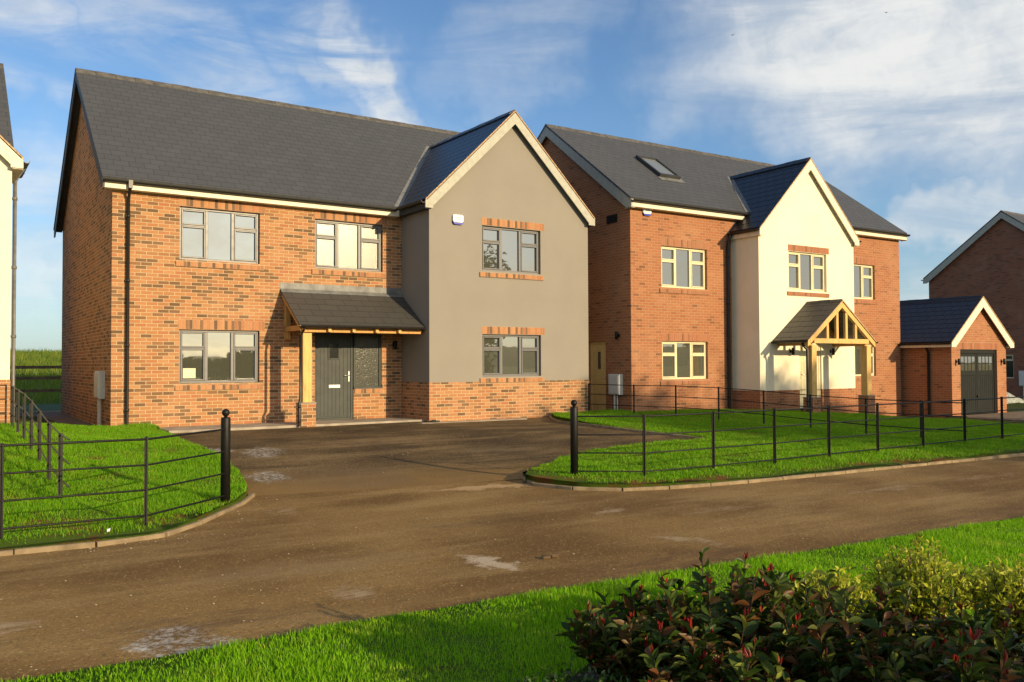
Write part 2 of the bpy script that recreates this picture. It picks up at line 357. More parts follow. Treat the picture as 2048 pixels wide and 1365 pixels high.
# ------------------------------------------------------------------ terrain
def ss(a, b, x):
    t = np.clip((np.asarray(x, float)-a)/(b-a), 0, 1); return t*t*(3-2*t)
def gz(x, y):
    return (-.2*ss(-2.5, -7.5, y) - .38*ss(8, 17.5, x)*ss(-9, -3, y) + .2*ss(-6.3, -8.5, x)*ss(-7.5, 0, y)*ss(12, 6, y)
            + .04*ss(-1, .5, y)*ss(6, 4, x)*ss(12, 6, y))
def vnoise(x, y, s, seed=0):
    r = np.random.default_rng(seed); v = 0
    for k in range(6):
        a = r.uniform(0, 6.28); f = s*r.uniform(.5, 1.6); v = v + np.sin((x*np.cos(a)+y*np.sin(a))*f + r.uniform(0, 6.28))
    return v/6
def sheet(name, poly, mat, hfun, step=0.35, skirt=0.0, kind='structure'):
    P = np.array(poly, float); x0, y0 = P.min(0); x1, y1 = P.max(0)
    pts = []; edges = []
    n = len(P)
    for i in range(n):                                  # densify the outline
        a, b = P[i], P[(i+1) % n]; k = max(1, int(np.hypot(*(b-a))/step))
        for t in range(k): pts.append(a+(b-a)*t/k)
    nb = len(pts); edges = [(i, (i+1) % nb) for i in range(nb)]
    gx, gy = np.meshgrid(np.arange(x0+step/2, x1, step), np.arange(y0+step/2, y1, step))
    g = np.stack([gx.ravel(), gy.ravel()], 1); g = g[inside(g, P)]
    pts += list(g + RNG.uniform(-.1, .1, g.shape)*step)
    vo, eo, fo, *_ = delaunay_2d_cdt([Vector(p) for p in pts], edges, [], 1, 1e-5)
    xy = np.array([tuple(v) for v in vo]); z = hfun(xy[:, 0], xy[:, 1])
    vs = [(float(a), float(b), float(c)) for (a, b), c in zip(xy, z)]; fs = [list(f) for f in fo]
    if skirt:
        from collections import Counter
        ec = Counter()
        for f in fs:
            for i in range(len(f)): ec[tuple(sorted((f[i], f[(i+1) % len(f)])))] += 1
        for (a, b), c in list(ec.items()):
            if c == 1:
                k = len(vs); vs += [(vs[a][0], vs[a][1], vs[a][2]-skirt), (vs[b][0], vs[b][1], vs[b][2]-skirt)]; fs.append([a, b, k+1, k])
    me = bpy.data.meshes.new(name); me.from_pydata(vs, [], fs); me.materials.append(mat)
    me.polygons.foreach_set('use_smooth', [True]*len(me.polygons)); me.update()
    o = bpy.data.objects.new(name, me); COL.objects.link(o); o['kind'] = kind
    return o
def inside(g, P):
    x, y = g[:, 0], g[:, 1]; c = np.zeros(len(g), bool); n = len(P)
    for i in range(n):
        (xa, ya), (xb, yb) = P[i], P[(i+1) % n]
        if ya == yb: continue
        c ^= ((ya > y) != (yb > y)) & (x < (xb-xa)*(y-ya)/(yb-ya)+xa)
    return c

def tarmac_material(name, base, light, dark, patches=(), wet=(), grit=1.0, blend=None):
    m, nt = material(name); p = pos(nt)
    fine = nt.noise(p, 95.0, 3.0, 0.7); mid = nt.noise(p, 9.0, 5.0, 0.65); big = nt.noise(p, 0.55, 5.0, 0.6)
    mp = nt.add('ShaderNodeMapping', Vector=p); mp.inputs['Rotation'].default_value = (0, 0, R(4)); mp.inputs['Scale'].default_value = (0.35, 1.5, 1)
    tr = nt.noise(mp.outputs[0], 1.2, 5.0, 0.6); tr_v = mp.outputs[0]
    c = nt.mix(nt.sstep(big, 0.36, 0.66), dark, base)
    c = nt.mix(nt.math('MULTIPLY', nt.sstep(tr, 0.44, 0.70), 0.75), c, light)
    c = nt.mix(nt.math('MULTIPLY', nt.sstep(mid, 0.5, 0.75), 0.35), c, dark)
    ch = nt.noise(p, 30.0, 4.0, 0.75)
    c = nt.mix(nt.math('MULTIPLY', nt.sstep(ch, 0.50, 0.66), 0.75*(grit-.6)), c, tuple(v*0.4 for v in dark))
    vo = nt.add('ShaderNodeTexVoronoi', Vector=p); vo.inputs['Scale'].default_value = 70.0
    c = nt.mix(nt.math('MULTIPLY', nt.sstep(nt.add('ShaderNodeSeparateColor', Color=vo.outputs['Color']).outputs[0], 0.86, 1.0), 0.35*grit), c, tuple(v*1.6 for v in light))
    c = nt.mix(nt.math('MULTIPLY', nt.sstep(fine, 0.45, 0.8), 0.6*grit), c, tuple(v*0.35 for v in dark))
    wn = nt.noise(p, 3.6, 6.0, 0.72, out=1)
    pw = nt.add('ShaderNodeVectorMath', {'operation': 'MULTIPLY_ADD'}, _0=wn, _1=(0.8, 0.8, 0), _2=(-0.4, -0.4, 0)).outputs[0]
    pw = nt.add('ShaderNodeVectorMath', {'operation': 'ADD'}, _0=p, _1=pw).outputs[0]
    sp = nt.add('ShaderNodeSeparateXYZ', Vector=pw)
    if blend:                                              # road dirt tracked onto the drive mouth
        yb_ = nt.math('ADD', nt.math('ADD', sp.outputs[1], nt.math('MULTIPLY', nt.math('SUBTRACT', big, .5), 3.2)), nt.math('MULTIPLY', sp.outputs[0], .19))
        c = nt.mix(nt.sstep(yb_, blend[0], blend[1]), c, blend[2])
    def ell(x, y, rx, ry, ang):
        cc, s_ = math.cos(R(ang)), math.sin(R(ang))
        dx = nt.math('SUBTRACT', sp.outputs[0], x); dy = nt.math('SUBTRACT', sp.outputs[1], y)
        u = nt.math('DIVIDE', nt.math('ADD', nt.math('MULTIPLY', dx, cc), nt.math('MULTIPLY', dy, s_)), rx)
        v = nt.math('DIVIDE', nt.math('SUBTRACT', nt.math('MULTIPLY', dy, cc), nt.math('MULTIPLY', dx, s_)), ry)
        return nt.sstep(nt.math('ADD', nt.math('MULTIPLY', u, u), nt.math('MULTIPLY', v, v)), 1.5, 0.0)
    for x, y, rx, ry, ang, col, am in patches:
        e_ = nt.math('MULTIPLY', ell(x, y, rx, ry, ang), am)
        if col == 'painted_sheen':                                  # sky sheen of the wet patches painted pale, broken up over the grit
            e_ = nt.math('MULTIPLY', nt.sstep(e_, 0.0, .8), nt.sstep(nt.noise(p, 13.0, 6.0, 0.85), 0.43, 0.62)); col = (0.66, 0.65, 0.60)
        elif am < .99: e_ = nt.math('MULTIPLY', e_, nt.sstep(nt.noise(tr_v, 7.0, 5.0, 0.75), 0.34, 0.66))
        c = nt.mix(e_, c, col)
    rough = nt.math('ADD', 0.78, nt.math('MULTIPLY', fine, 0.2)); h = nt.math('ADD', nt.math('ADD', fine, nt.math('MULTIPLY', mid, 1.2)), nt.math('MULTIPLY', ch, 1.6*(grit-.4)))
    ws = None
    for x, y, rx, ry, ang, am in wet:
        e = nt.math('MULTIPLY', ell(x, y, rx, ry, ang), am); ws = e if ws is None else nt.math('MAXIMUM', ws, e)
    if ws is not None:
        ws2 = nt.math('MULTIPLY', ws, nt.sstep(nt.noise(p, 26.0, 3.0, 0.7), 0.40, 0.56))
        rough = nt.math('MULTIPLY_ADD', ws2, -0.62, rough); h = nt.math('MULTIPLY', h, nt.math('SUBTRACT', 1.0, nt.math('MULTIPLY', ws2, 0.75)))
        c = nt.mix(nt.math('MULTIPLY', ws, 0.5), c, tuple(v*0.5 for v in dark))
        nt.set(nt.b.inputs['Specular IOR Level'], nt.math('ADD', 0.22, nt.math('MULTIPLY', ws2, 0.6)))
    else: nt.b.inputs['Specular IOR Level'].default_value = 0.22
    nt.set(nt.b.inputs['Base Color'], c); nt.set(nt.b.inputs['Roughness'], rough)
    nt.l.new(bump(nt, h, 0.010, 0.9), nt.b.inputs['Normal'])
    return m
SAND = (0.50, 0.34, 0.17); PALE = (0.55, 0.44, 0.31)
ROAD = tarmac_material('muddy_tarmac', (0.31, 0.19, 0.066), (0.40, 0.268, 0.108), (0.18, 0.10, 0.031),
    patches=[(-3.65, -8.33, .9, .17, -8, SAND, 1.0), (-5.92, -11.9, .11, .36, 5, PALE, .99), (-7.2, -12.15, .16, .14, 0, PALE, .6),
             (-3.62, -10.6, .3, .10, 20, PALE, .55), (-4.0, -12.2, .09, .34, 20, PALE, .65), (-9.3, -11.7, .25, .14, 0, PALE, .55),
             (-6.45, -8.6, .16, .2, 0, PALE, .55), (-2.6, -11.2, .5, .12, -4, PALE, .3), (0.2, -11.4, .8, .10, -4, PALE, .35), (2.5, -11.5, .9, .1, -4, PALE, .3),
             (-5.2, -10.4, .8, .25, -6, (0.10, 0.06, 0.03), .5), (-7.3, -11.2, .9, .3, -6, (0.26, .185, .105), .5), (-4.6, -12.75, 1.1, .3, -4, (0.11, .062, .032), .7), (-8.2, -12.3, .8, .25, -10, (0.12, .07, .035), .6), (-1.0, -13.0, 1.6, .3, -5, (0.12, .075, .04), .6), (-8.47, -12.52, .24, .30, 10, 'painted_sheen', 1.0)],
    wet=[(-8.42, -12.42, .26, .26, 0, 1.0), (-9.6, -12.0, .3, .2, 0, .5)], grit=1.15)
DRIVE = tarmac_material('driveway_tarmac', (0.155, 0.103, 0.047), (0.29, 0.20, 0.098), (0.062, 0.041, 0.020),
    patches=[(-3.3, -3.3, 1.6, .5, 10, (0.34, .23, .12), .6), (-1.4, -5.0, 1.0, .4, 0, (0.22, .165, .1), .5), (-5.0, -1.6, .6, .8, 0, (0.17, .12, .07), .5), (-4.9, -6.6, 1.0, 1.0, 0, (0.20, .14, .08), .55), (-5.15, -3.85, .32, .66, -20, 'painted_sheen', .8), (-5.75, -6.0, .26, .45, -15, 'painted_sheen', .65), (-5.75, -3.4, .25, .45, -15, 'painted_sheen', .6)],
    wet=[(-5.15, -3.85, .32, .55, -20, .9), (-5.75, -6.0, .22, .35, -15, .6), (-5.9, -3.0, .25, .3, 0, .5)], grit=1.6, blend=(-6.2, -8.6, (0.27, 0.165, 0.058)))

def soil_material(name, green, brown, gscale=2.0, th=(0.36, 0.54)):
    m, nt = material(name); p = pos(nt)
    n = nt.noise(p, gscale, 5.0, 0.65); f = nt.noise(p, 60.0, 4.0, 0.7)
    c = nt.mix(nt.sstep(n, *th), brown, green); c = nt.mix(nt.math('MULTIPLY', f, 0.6), c, tuple(v*0.4 for v in brown))
    nt.set(nt.b.inputs['Base Color'], c); nt.b.inputs['Roughness'].default_value = 0.95
    nt.b.inputs['Specular IOR Level'].default_value = 0.1
    nt.l.new(bump(nt, f, 0.02, 1.0), nt.b.inputs['Normal']); return m
SOIL_V = soil_material('verge_soil', (0.10, 0.22, 0.012), (0.12, 0.10, 0.03), 2.0, (.25, .42))
SOIL = soil_material('lawn_soil', (0.09, 0.20, 0.012), (0.22, 0.10, 0.03))
EARTH = soil_material('earth', (0.06, 0.09, 0.02), (0.15, 0.10, 0.06), 0.3)
FIELD = soil_material('crop_field', (0.13, 0.19, 0.035), (0.09, 0.13, 0.03), 0.5)
HILL = soil_material('hill_turf', (0.05, 0.07, 0.04), (0.07, 0.075, 0.05), 0.02)

def blade_material(name, c1, c2, c3, trans=0.4, nsc=0.8):
    m, nt = material(name); g = nt.add('ShaderNodeNewGeometry')
    n = nt.noise(g.outputs['Position'], nsc, 4.0, 0.6)
    c = nt.ramp(g.outputs['Random Per Island'], [(0.0, c1), (0.55, c2), (0.92, c2), (1.0, c3)])
    c = nt.mix(nt.math('MULTIPLY', nt.sstep(n, 0.35, 0.7), 0.22), c, c1)
    c = nt.mix(nt.math('MULTIPLY', nt.sstep(nt.noise(g.outputs['Position'], 2.3, 5.0, 0.7), 0.5, 0.75), 0.35), c, c3)
    nt.set(nt.b.inputs['Base Color'], c); nt.b.inputs['Roughness'].default_value = 0.5
    nt.b.inputs['Specular IOR Level'].default_value = 0.25
    tb = nt.add('ShaderNodeBsdfTranslucent'); nt.set(tb.inputs[0], nt.mix(0.35, c, (0.3, 0.45, 0.02)))
    mx = nt.add('ShaderNodeMixShader', Fac=trans); nt.l.new(nt.b.outputs[0], mx.inputs[1]); nt.l.new(tb.outputs[0], mx.inputs[2])
    nt.l.new(mx.outputs[0], nt.out.inputs[0]); return m
GRASS = blade_material('grass_blade', (0.085, 0.26, 0.004), (0.20, 0.46, 0.007), (0.46, 0.46, 0.06), .45)
GRASS_V = blade_material('verge_grass_blade', (0.13, 0.36, 0.004), (0.28, 0.60, 0.008), (0.55, 0.56, 0.07), .5)
CROP = blade_material('crop_blade', (0.08, 0.15, 0.02), (0.17, 0.24, 0.03), (0.45, 0.38, 0.03))

def blades(name, poly, count, hfun, length, width, mat, clump=1.0, edge=None, lean=0.45, bare=None, label='', cat='grass'):
    P = np.array(poly, float); lo = P.min(0); hi = P.max(0); out = []
    tot = 0
    while tot < count:
        g = RNG.uniform(lo, hi, (count*2, 2)); g = g[inside(g, P)]
        n = vnoise(g[:, 0], g[:, 1], 5.0, 3)*.5 + vnoise(g[:, 0], g[:, 1], 14.0, 4)*.5
        g = g[RNG.uniform(0, 1, len(g)) < np.clip(.62+n*clump, .12, 1)]
        if bare is not None: g = g[RNG.uniform(0, 1, len(g)) < bare(g[:, 0], g[:, 1])]
        out.append(g); tot += len(g)
        if len(g) == 0: break
    g = np.concatenate(out)[:count]; N = len(g)
    x, y = g[:, 0], g[:, 1]; z = hfun(x, y)-.01
    L = length*RNG.uniform(.45, 1.25, N)*(1+.6*vnoise(x, y, 3.4, 9)+.5*vnoise(x, y, 9.0, 10)); W = width*RNG.uniform(.6, 1.3, N)
    a = RNG.uniform(0, 2*np.pi, N); ln = RNG.uniform(0.05, lean, N)*L; b = RNG.uniform(0, 2*np.pi, N)
    sx_, sy_ = np.cos(a)*W/2, np.sin(a)*W/2; dx, dy = np.cos(b)*ln, np.sin(b)*ln
    V = np.empty((N, 5, 3), np.float32)
    V[:, 0] = np.stack([x-sx_, y-sy_, z], 1); V[:, 1] = np.stack([x+sx_, y+sy_, z], 1)
    V[:, 2] = np.stack([x+sx_*.8+dx*.35, y+sy_*.8+dy*.35, z+L*.58], 1); V[:, 3] = np.stack([x-sx_*.8+dx*.35, y-sy_*.8+dy*.35, z+L*.58], 1)
    V[:, 4] = np.stack([x+dx, y+dy, z+L*np.sqrt(np.maximum(1-(ln/L)**2, .2))], 1)
    base = (np.arange(N)*5)[:, None]
    loops = np.concatenate([base+np.array([0, 1, 2, 3]), base+np.array([3, 2, 4])], 1).ravel()
    starts = (np.arange(N)*7)[:, None]+np.array([0, 4]); tots = np.tile([4, 3], N)
    return raw_mesh(name, V.reshape(-1, 3), loops, starts.ravel(), tots, mat, label, cat, 'stuff')
def raw_mesh(name, V, loops, starts, tots, mats, label=None, cat=None, kind=None, parent=None, smooth=True):
    me = bpy.data.meshes.new(name); me.vertices.add(len(V)); me.vertices.foreach_set('co', np.asarray(V, np.float32).ravel())
    me.loops.add(len(loops)); me.loops.foreach_set('vertex_index', np.asarray(loops, np.int32))
    me.polygons.add(len(starts)); me.polygons.foreach_set('loop_start', np.asarray(starts, np.int32)); me.polygons.foreach_set('loop_total', np.asarray(tots, np.int32))
    me.polygons.foreach_set('use_smooth', np.full(len(starts), smooth))
    me.materials.append(mats); me.update(calc_edges=True); me.validate()
    o = bpy.data.objects.new(name, me); COL.objects.link(o)
    if parent is not None: o.parent = parent
    if label: tag(o, label, cat, kind=kind)
    return o

# ---- setting sheets
kerbL = [(-14, -9.25), (-9.14, -9.35), (-8.5, -9.43), (-7.98, -9.42), (-7.72, -9.25), (-7.42, -8.9), (-7.12, -8.48), (-6.8, -8.06), (-6.53, -7.66), (-6.40, -7.35)]
kerbR = [(-2.90, -8.02), (-3.08, -8.30), (-3.14, -8.62), (-3.05, -9.0), (-2.8, -9.38), (-2.45, -9.64), (-1.99, -9.8), (-1.11, -9.97), (.26, -10.1), (2.37, -10.25), (5.68, -10.43), (10, -10.75), (18, -11.3)]
nearE = [(-16, -12.45), (-11, -12.75), (-9.35, -12.84), (-8.55, -12.92), (-7.56, -12.97), (-6.52, -13.03), (-5.51, -13.10), (-4.79, -13.15), (-3.14, -13.28), (-.71, -13.5), (4, -13.85), (18, -14.8)]
GROUND = None
def ground_sheet():
    xs = np.concatenate([[-900, -300, -100, -50, -30], np.arange(-20, 40.1, 1.5), [45, 60, 100, 300, 900]]); ys = np.concatenate([[-900, -300, -120, -60, -35], np.arange(-26, 16.1, 1.5), [18, 22, 30, 45, 60, 70, 85, 120, 300, 900]])
    X, Y = np.meshgrid(xs, ys); Z = gz(X, Y)-.05
    nx, ny = len(xs), len(ys)
    V = np.stack([X.ravel(), Y.ravel(), Z.ravel()], 1)
    q = np.array([[j*nx+i, j*nx+i+1, (j+1)*nx+i+1, (j+1)*nx+i] for j in range(ny-1) for i in range(nx-1)])
    o = raw_mesh('ground', V, q.ravel(), np.arange(len(q))*4, np.full(len(q), 4), EARTH); o['kind'] = 'structure'; return o
ground_sheet()
road_poly = [(x, y+.03) for x, y in kerbL[:-1]] + [(-6.40, -7.35)] + [(-2.90, -8.02)] + [(x, y+.03) for x, y in kerbR[1:]] + [(x, y-.15) for x, y in reversed(nearE)]
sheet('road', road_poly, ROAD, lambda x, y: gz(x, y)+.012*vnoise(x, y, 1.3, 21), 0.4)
drive_poly = [(-6.405, -7.35), (-2.895, -8.02), (-2.5, -7.4), (-1.2, -6.5), (.5, -6.1), (4.4, -5.5), (4.4, -4.5), (3.4, -1.3), (3.9, -.02), (.0, -.02), (-.0, 1.38), (-6.2, 1.38), (-6.3, -4)]
sheet('driveway', drive_poly, DRIVE, lambda x, y: gz(x, y)+.015*vnoise(x, y, 1.1, 22), 0.35)
lawnL = [(x, y+.05) for x, y in kerbL[:-2]] + [(-6.57, -7.62), (-6.45, -7.3), (-6.22, -6.38), (-6.1, -5.76), (-6.04, -4.61), (-6.05, -3.6), (-6.02, -2.11), (-5.9, -.2), (-5.75, .9), (-5.85, 1.37), (-6.75, 1.37), (-7.3, .9), (-8.3, .35), (-14, .3)]
def hL(x, y): return gz(x, y)+.045+.025*vnoise(x, y, 1.4, 31)+.03*vnoise(x, y, 3.3, 36)+.05*ss(-9.2, -7.5, y)
sheet('lawn', lawnL, SOIL, hL, 0.3, .12)
lawnR = [(x+.05*(x < -2.9), y+.06) for x, y in kerbR[1:]] + [(18, -9), (13.4, -4.6), (12.9, -3.7), (11.5, -2.6), (9.9, -1.9), (5.7, -.75), (4.9, -.12), (3.45, -.1), (2.95, -.9), (2.6, -1.7), (2.47, -2.83), (2.58, -4.03), (2.89, -5.03), (3.15, -5.85), (2.45, -6.01), (1.54, -6.14), (.4, -6.34), (-.47, -6.45), (-1.43, -6.89), (-2.3, -7.5), (-2.78, -7.94)]
def hR(x, y): return gz(x, y)+.045+.03*vnoise(x, y, 1.2, 32)+.035*vnoise(x, y, 3.1, 35)+.05*ss(-10.1, -8.6, y)*ss(-4.5, -6.5, y)+.06*ss(-3.0, -1.5, y)
sheet('lawn', lawnR, SOIL, hR, 0.3, .12)
verge = nearE + [(18, -30), (-16, -30)]
def hV(x, y): return gz(x, y)+.06+.03*vnoise(x, y, 1.1, 33)+.02*vnoise(x, y, 3.5, 37)
grass_verge = sheet('grass_verge', verge, SOIL_V, hV, 0.5, .12)

def kerb(line, name='kerb', wd=.055, hh=.04, seg=.62):
    P = [Vector((*p, 0)) for p in line]; mb = MB()
    # resample
    L = [0]
    for a, b in zip(P, P[1:]): L.append(L[-1]+(b-a).length)
    def at(s):
        for i in range(len(P)-1):
            if s <= L[i+1]: return P[i]+(P[i+1]-P[i])*((s-L[i])/(L[i+1]-L[i]))
        return P[-1]
    s = 0.0
    while s < L[-1]-.05:
        e = min(s+seg, L[-1]); a, b = at(s+.006), at(e-.006); d = (b-a).normalized(); nrm = Vector((-d.y, d.x, 0))*wd/2
        za, zb = float(gz(a.x, a.y))+hh+random.uniform(-.004, .004), float(gz(b.x, b.y))+hh+random.uniform(-.004, .004); c = .008
        for q in [0]:
            A = [a-nrm, a+nrm]; B = [b-nrm, b+nrm]
            def up_(v, z): return Vector((v.x, v.y, z))
            ni = nrm.normalized()*c
            mb._add([up_(A[0], za-.2), up_(A[0], za-c), up_(A[0]+ni, za), up_(A[1]-ni, za), up_(A[1], za-c), up_(A[1], za-.2),
                     up_(B[0], zb-.2), up_(B[0], zb-c), up_(B[0]+ni, zb), up_(B[1]-ni, zb), up_(B[1], zb-c), up_(B[1], zb-.2)],
                    [(i, i+1, i+7, i+6) for i in range(5)] + [(0, 5, 4, 3, 2, 1), (6, 7, 8, 9, 10, 11)])
        s = e
    o = mb.build(name, CONCRETE); o['kind'] = 'structure'; return o
kerb(kerbL); kerb(kerbR)
kerb([(3.35, -.15), (2.89, -.92), (2.53, -1.7), (2.41, -2.83), (2.52, -4.03), (2.83, -5.03), (3.08, -5.83)], hh=.05, wd=.05)

def slab_struct(name, x0, y0, x1, y1, z, mat=PAVING):
    mb = MB(); mb.box(x0, y0, z-.25, x1, y1, z); o = mb.build(name, mat); o['kind'] = 'structure'; return o
slab_struct('paved_path', -5.7, .22, -.01, 1.395, .085)
slab_struct('paved_path', -.35, -.3, 2.55, -.012, .035)
slab_struct('paved_path', -8.35, 1.0, -6.58, 9.6, .07, plain('brown_path', (0.16, 0.115, 0.075), .9, .12, 3))
slab_struct('paved_path', -11, 9.62, -4.5, 10.4, .085, CONCRETE)
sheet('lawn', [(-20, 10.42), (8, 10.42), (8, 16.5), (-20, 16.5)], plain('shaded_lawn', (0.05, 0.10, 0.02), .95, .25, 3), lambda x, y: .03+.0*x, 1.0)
slab_struct('driveway', 17.2, -8.2, 40, -2.55, -.36, plain('gravel_drive', (0.20, 0.15, 0.10), .95, .2, 6, bmp=.01, bscale=40))

def field_z(x, y): return 2.3*ss(15, 62, y)-1.0*ss(70, 140, y)+.1*vnoise(x, y, .12, 40)
sheet('field', [(-120, 16.5), (140, 16.5), (140, 140), (-120, 140)], FIELD, lambda x, y: field_z(x, y)+.02, 5.0)

# ------------------------------------------------------------------ house pieces
def soldiers(mb, x0, x1, z0, z1, y, proud=.004, depth=.03, wd=.0745):
    n = max(1, round((x1-x0)/wd)); s = (x1-x0)/n
    mb.mi = 1; mb.box(x0, y-proud+.003, z0, x1, y+depth, z1); mb.mi = 0
    for i in range(n): mb.rbox(x0+i*s+.004, y-proud-random.uniform(0, .003), z0+.004, x0+(i+1)*s-.004, y+depth-.002, z1-.004, .003)
def window(parent, x0, x1, z0, z1, y, frame, glass, brickm, T=None, rec=.07, style='three', sill=True, lintel=True, lint_h=.212):
    f = MB(T); yf = y+rec; o = .05
    f.rbox(x0, yf, z0, x0+o, yf+.07, z1); f.rbox(x1-o, yf, z0, x1, yf+.07, z1)
    f.rbox(x0+o, yf, z1-o, x1-o, yf+.07, z1); f.rbox(x0+o, yf, z0, x1-o, yf+.07, z0+o)
    W = x1-x0
    def sash(a, b, c, d):
        t = .030; q = yf-.012
        f.rbox(a, q, c, a+t, yf+.05, d); f.rbox(b-t, q, c, b, yf+.05, d); f.rbox(a+t, q, c, b-t, yf+.05, c+t); f.rbox(a+t, q, d-t, b-t, yf+.05, d)
    if style == 'three':
        m1, m2 = x0+W*.338, x0+W*.662; tz = z1-(z1-z0)*.345
        for m in (m1, m2): f.rbox(m-.032, yf+.001, z0+o, m+.032, yf+.07, z1-o)
        for a, b in ((x0+o, m1-.032), (m2+.032, x1-o)):
            f.rbox(a, yf+.001, tz-.016, b, yf+.07, tz+.016)
            sash(a+.003, b-.003, tz+.017, z1-o-.003)
            sash(a+.003, b-.003, z0+o+.003, tz-.017)
    elif style == 'two':
        tz = z1-(z1-z0)*.25; f.rbox(x0+o, yf+.001, tz-.028, x1-o, yf+.07, tz+.028)
        sash(x0+o+.004, x1-o-.004, tz+.03, z1-o-.004)
    f.box(x0-.0, y+.02, z0-.035, x1+.0, yf+.07, z0-.001)      # projecting frame cill
    w_ = f.build('window', frame, parent)
    p = MB(T); p.poly([(x0+.03, yf+.04, z0+.03), (x1-.03, yf+.04, z0+.03), (x1-.03, yf+.04, z1-.03), (x0+.03, yf+.04, z1-.03)])
    p.box(x0+.03, yf+.041, z0+.03, x1-.03, yf+.06, z1-.03)
    p.build('pane', glass, w_)
    if sill:
        s = MB(T); soldiers(s, x0-.08, x1+.08, z0-.15, z0-.037, y, .035, .02); s.build('sill', [brickm, MORTAR], w_)
    if lintel:
        s = MB(T); soldiers(s, x0-.02, x1+.12, z1+.006, z1+lint_h, y, .004, .02); s.build('lintel', [brickm, MORTAR], w_)
    return w_
def barge(mb, xc, zc, xe, ze, y, t=.03, vert=.30, foot=.16, fw_=.2):
    sg = 1 if xe > xc else -1; sl = (zc-ze)/abs(xe-xc)
    xi = xe-sg*fw_; zi = ze-foot
    mb.extr([(xc, y, zc), (xe, y, ze), (xe, y, zi), (xi, y, zi), (xi, y, ze+fw_*sl-vert), (xc, y, zc-vert)], (0, t, 0))
def ridge_tiles(mb, p0, p1, n=None, wd=.16, drop=.11, t=.02):
    p0, p1 = Vector(p0), Vector(p1); L = (p1-p0).length; n = n or max(2, round(L/.45)); d = (p1-p0)/n; ud = d.normalized(); sd = Vector((ud.y, -ud.x, 0))
    for i in range(n):
        a = p0+d*i+ud*.004; e = d-ud*.008; k = .006*(i % 2)
        mb.extr([a+sd*wd-Vector((0, 0, drop)), a+Vector((0, 0, t+k)), a-sd*wd-Vector((0, 0, drop)), a-sd*wd-Vector((0, 0, drop+t)), a, a+sd*wd-Vector((0, 0, drop+t))], e)
def gutter(mb, p0, p1, r=.06, n=8):
    p0, p1 = Vector(p0), Vector(p1); d = (p1-p0).normalized(); sd = Vector((d.y, -d.x, 0)); out = []
    for k in range(n+1):
        a = math.pi+math.pi*k/n; out.append(p0+sd*math.cos(a)*r+Vector((0, 0, math.sin(a)*r)))
    inn = [p0+(q-p0)*.86 for q in reversed(out)]
    mb.extr(out+inn, p1-p0)
def downpipe(mb, pts, r=.034):
    mb.tube(pts, r, 10)
    (x0, y0, z0), (x1, y1, z1) = pts[-2], pts[-1]; a = Vector(pts[-2]); b = Vector(pts[-1])
    L = (b-a).length; k = max(1, int(L/1.2))
    for i in range(k+1):
        c = a+(b-a)*min(.97, (i+.25)/(k+.6)); mb.lathe([(r+.001, -.03), (r+.008, -.03), (r+.008, .03), (r+.001, .03)], c, 10)
        mb.box(c.x-.045, c.y-.002, c.z-.014, c.x+.045, c.y+.05, c.z+.014)
def lamp(x, y, z, label, rz=0.0, group='black wall lamps'):
    o = empty('wall_lamp', (x, y, z), label, 'wall lamp', group, rz)
    m = MB(); m.rbox(-.035, -.012, -.05, .035, 0, .05); m.build('back_plate', BLACK_IRON, o)
    m = MB(); m.tube([(0, -.01, 0), (0, -.05, .01), (0, -.085, .01)], .012, 8); m.build('arm', BLACK_IRON, o)
    m = MB(); m.lathe([(0, .10), (.028, .10), (.042, .07), (.042, -.10), (.036, -.105), (0, -.105)], (0, -.095, 0), 14); m.build('lamp_shade', BLACK_IRON, o)
    return o
def alarm(x, y, z, label, rz=0.0):
    o = empty('alarm_box', (x, y, z), label, 'alarm box', 'burglar alarm boxes', rz)
    m = MB(); m.mi = 0; m.extr([(-.14, -.05, -.06), (.14, -.05, -.06), (.14, -.05, .10), (.12, -.05, .12), (-.12, -.05, .12), (-.14, -.05, .10)], (0, .05, 0)); m.build('housing', WHITE, o)
    m = MB(); m.extr([(-.14, -.052, -.062), (-.14, -.052, -.03), (-.10, -.052, -.07), (.10, -.052, -.07), (.14, -.052, -.03), (.14, -.052, -.062), (.10, -.052, -.11), (-.10, -.052, -.11)], (0, .05, 0)); m.build('blue_base', BLUE, o)
    m = MB()
    for i, (a, b) in enumerate(((-.075, -.05), (-.04, -.012), (0, .03), (.042, .075))): m.box(a, -.0525, .035, b, -.0505, .062)
    for a in (-.06, -.02, .02, .055): m.box(a, -.0525, .005, a+.022, -.0505, .016)
    m.build('marking', plain('faded_print', (.35, .37, .5), .6), o)
    return o
def meter(x, y, z, label, rz, pipes=True, hgt=.58, wd=.46, floor=0.0):
    o = empty('meter_box', (x, y, z), label, 'meter box', None, rz)
    m = MB(); m.rbox(-wd/2, -.13, 0, wd/2, 0, hgt, .02); m.build('cabinet', GREY_PLASTIC, o)
    m = MB(); m.rbox(-wd/2+.035, -.142, .035, wd/2-.035, -.128, hgt-.05, .006); d = m.build('door', GREY_PLASTIC, o)
    m = MB(); m.tube([(-.03, -.07, 0), (-.03, -.07, floor-z)], .03, 8); m.build('pipe', GREY_PLASTIC, o)
    m = MB(); m.tube([(.07, -.06, 0), (.07, -.06, floor-z)], .02, 8); m.build('pipe', BLACK_PLASTIC if rz > -1 and x < -5 else GREY_PLASTIC, o)
    return o

def gable_wall(mb, x, y0, y1, ym, z0, ze, za):     # pentagon end wall in the plane x
    mb.poly([(x, y0, z0), (x, y1, z0), (x, y1, ze), (x, ym, za), (x, y0, ze)])

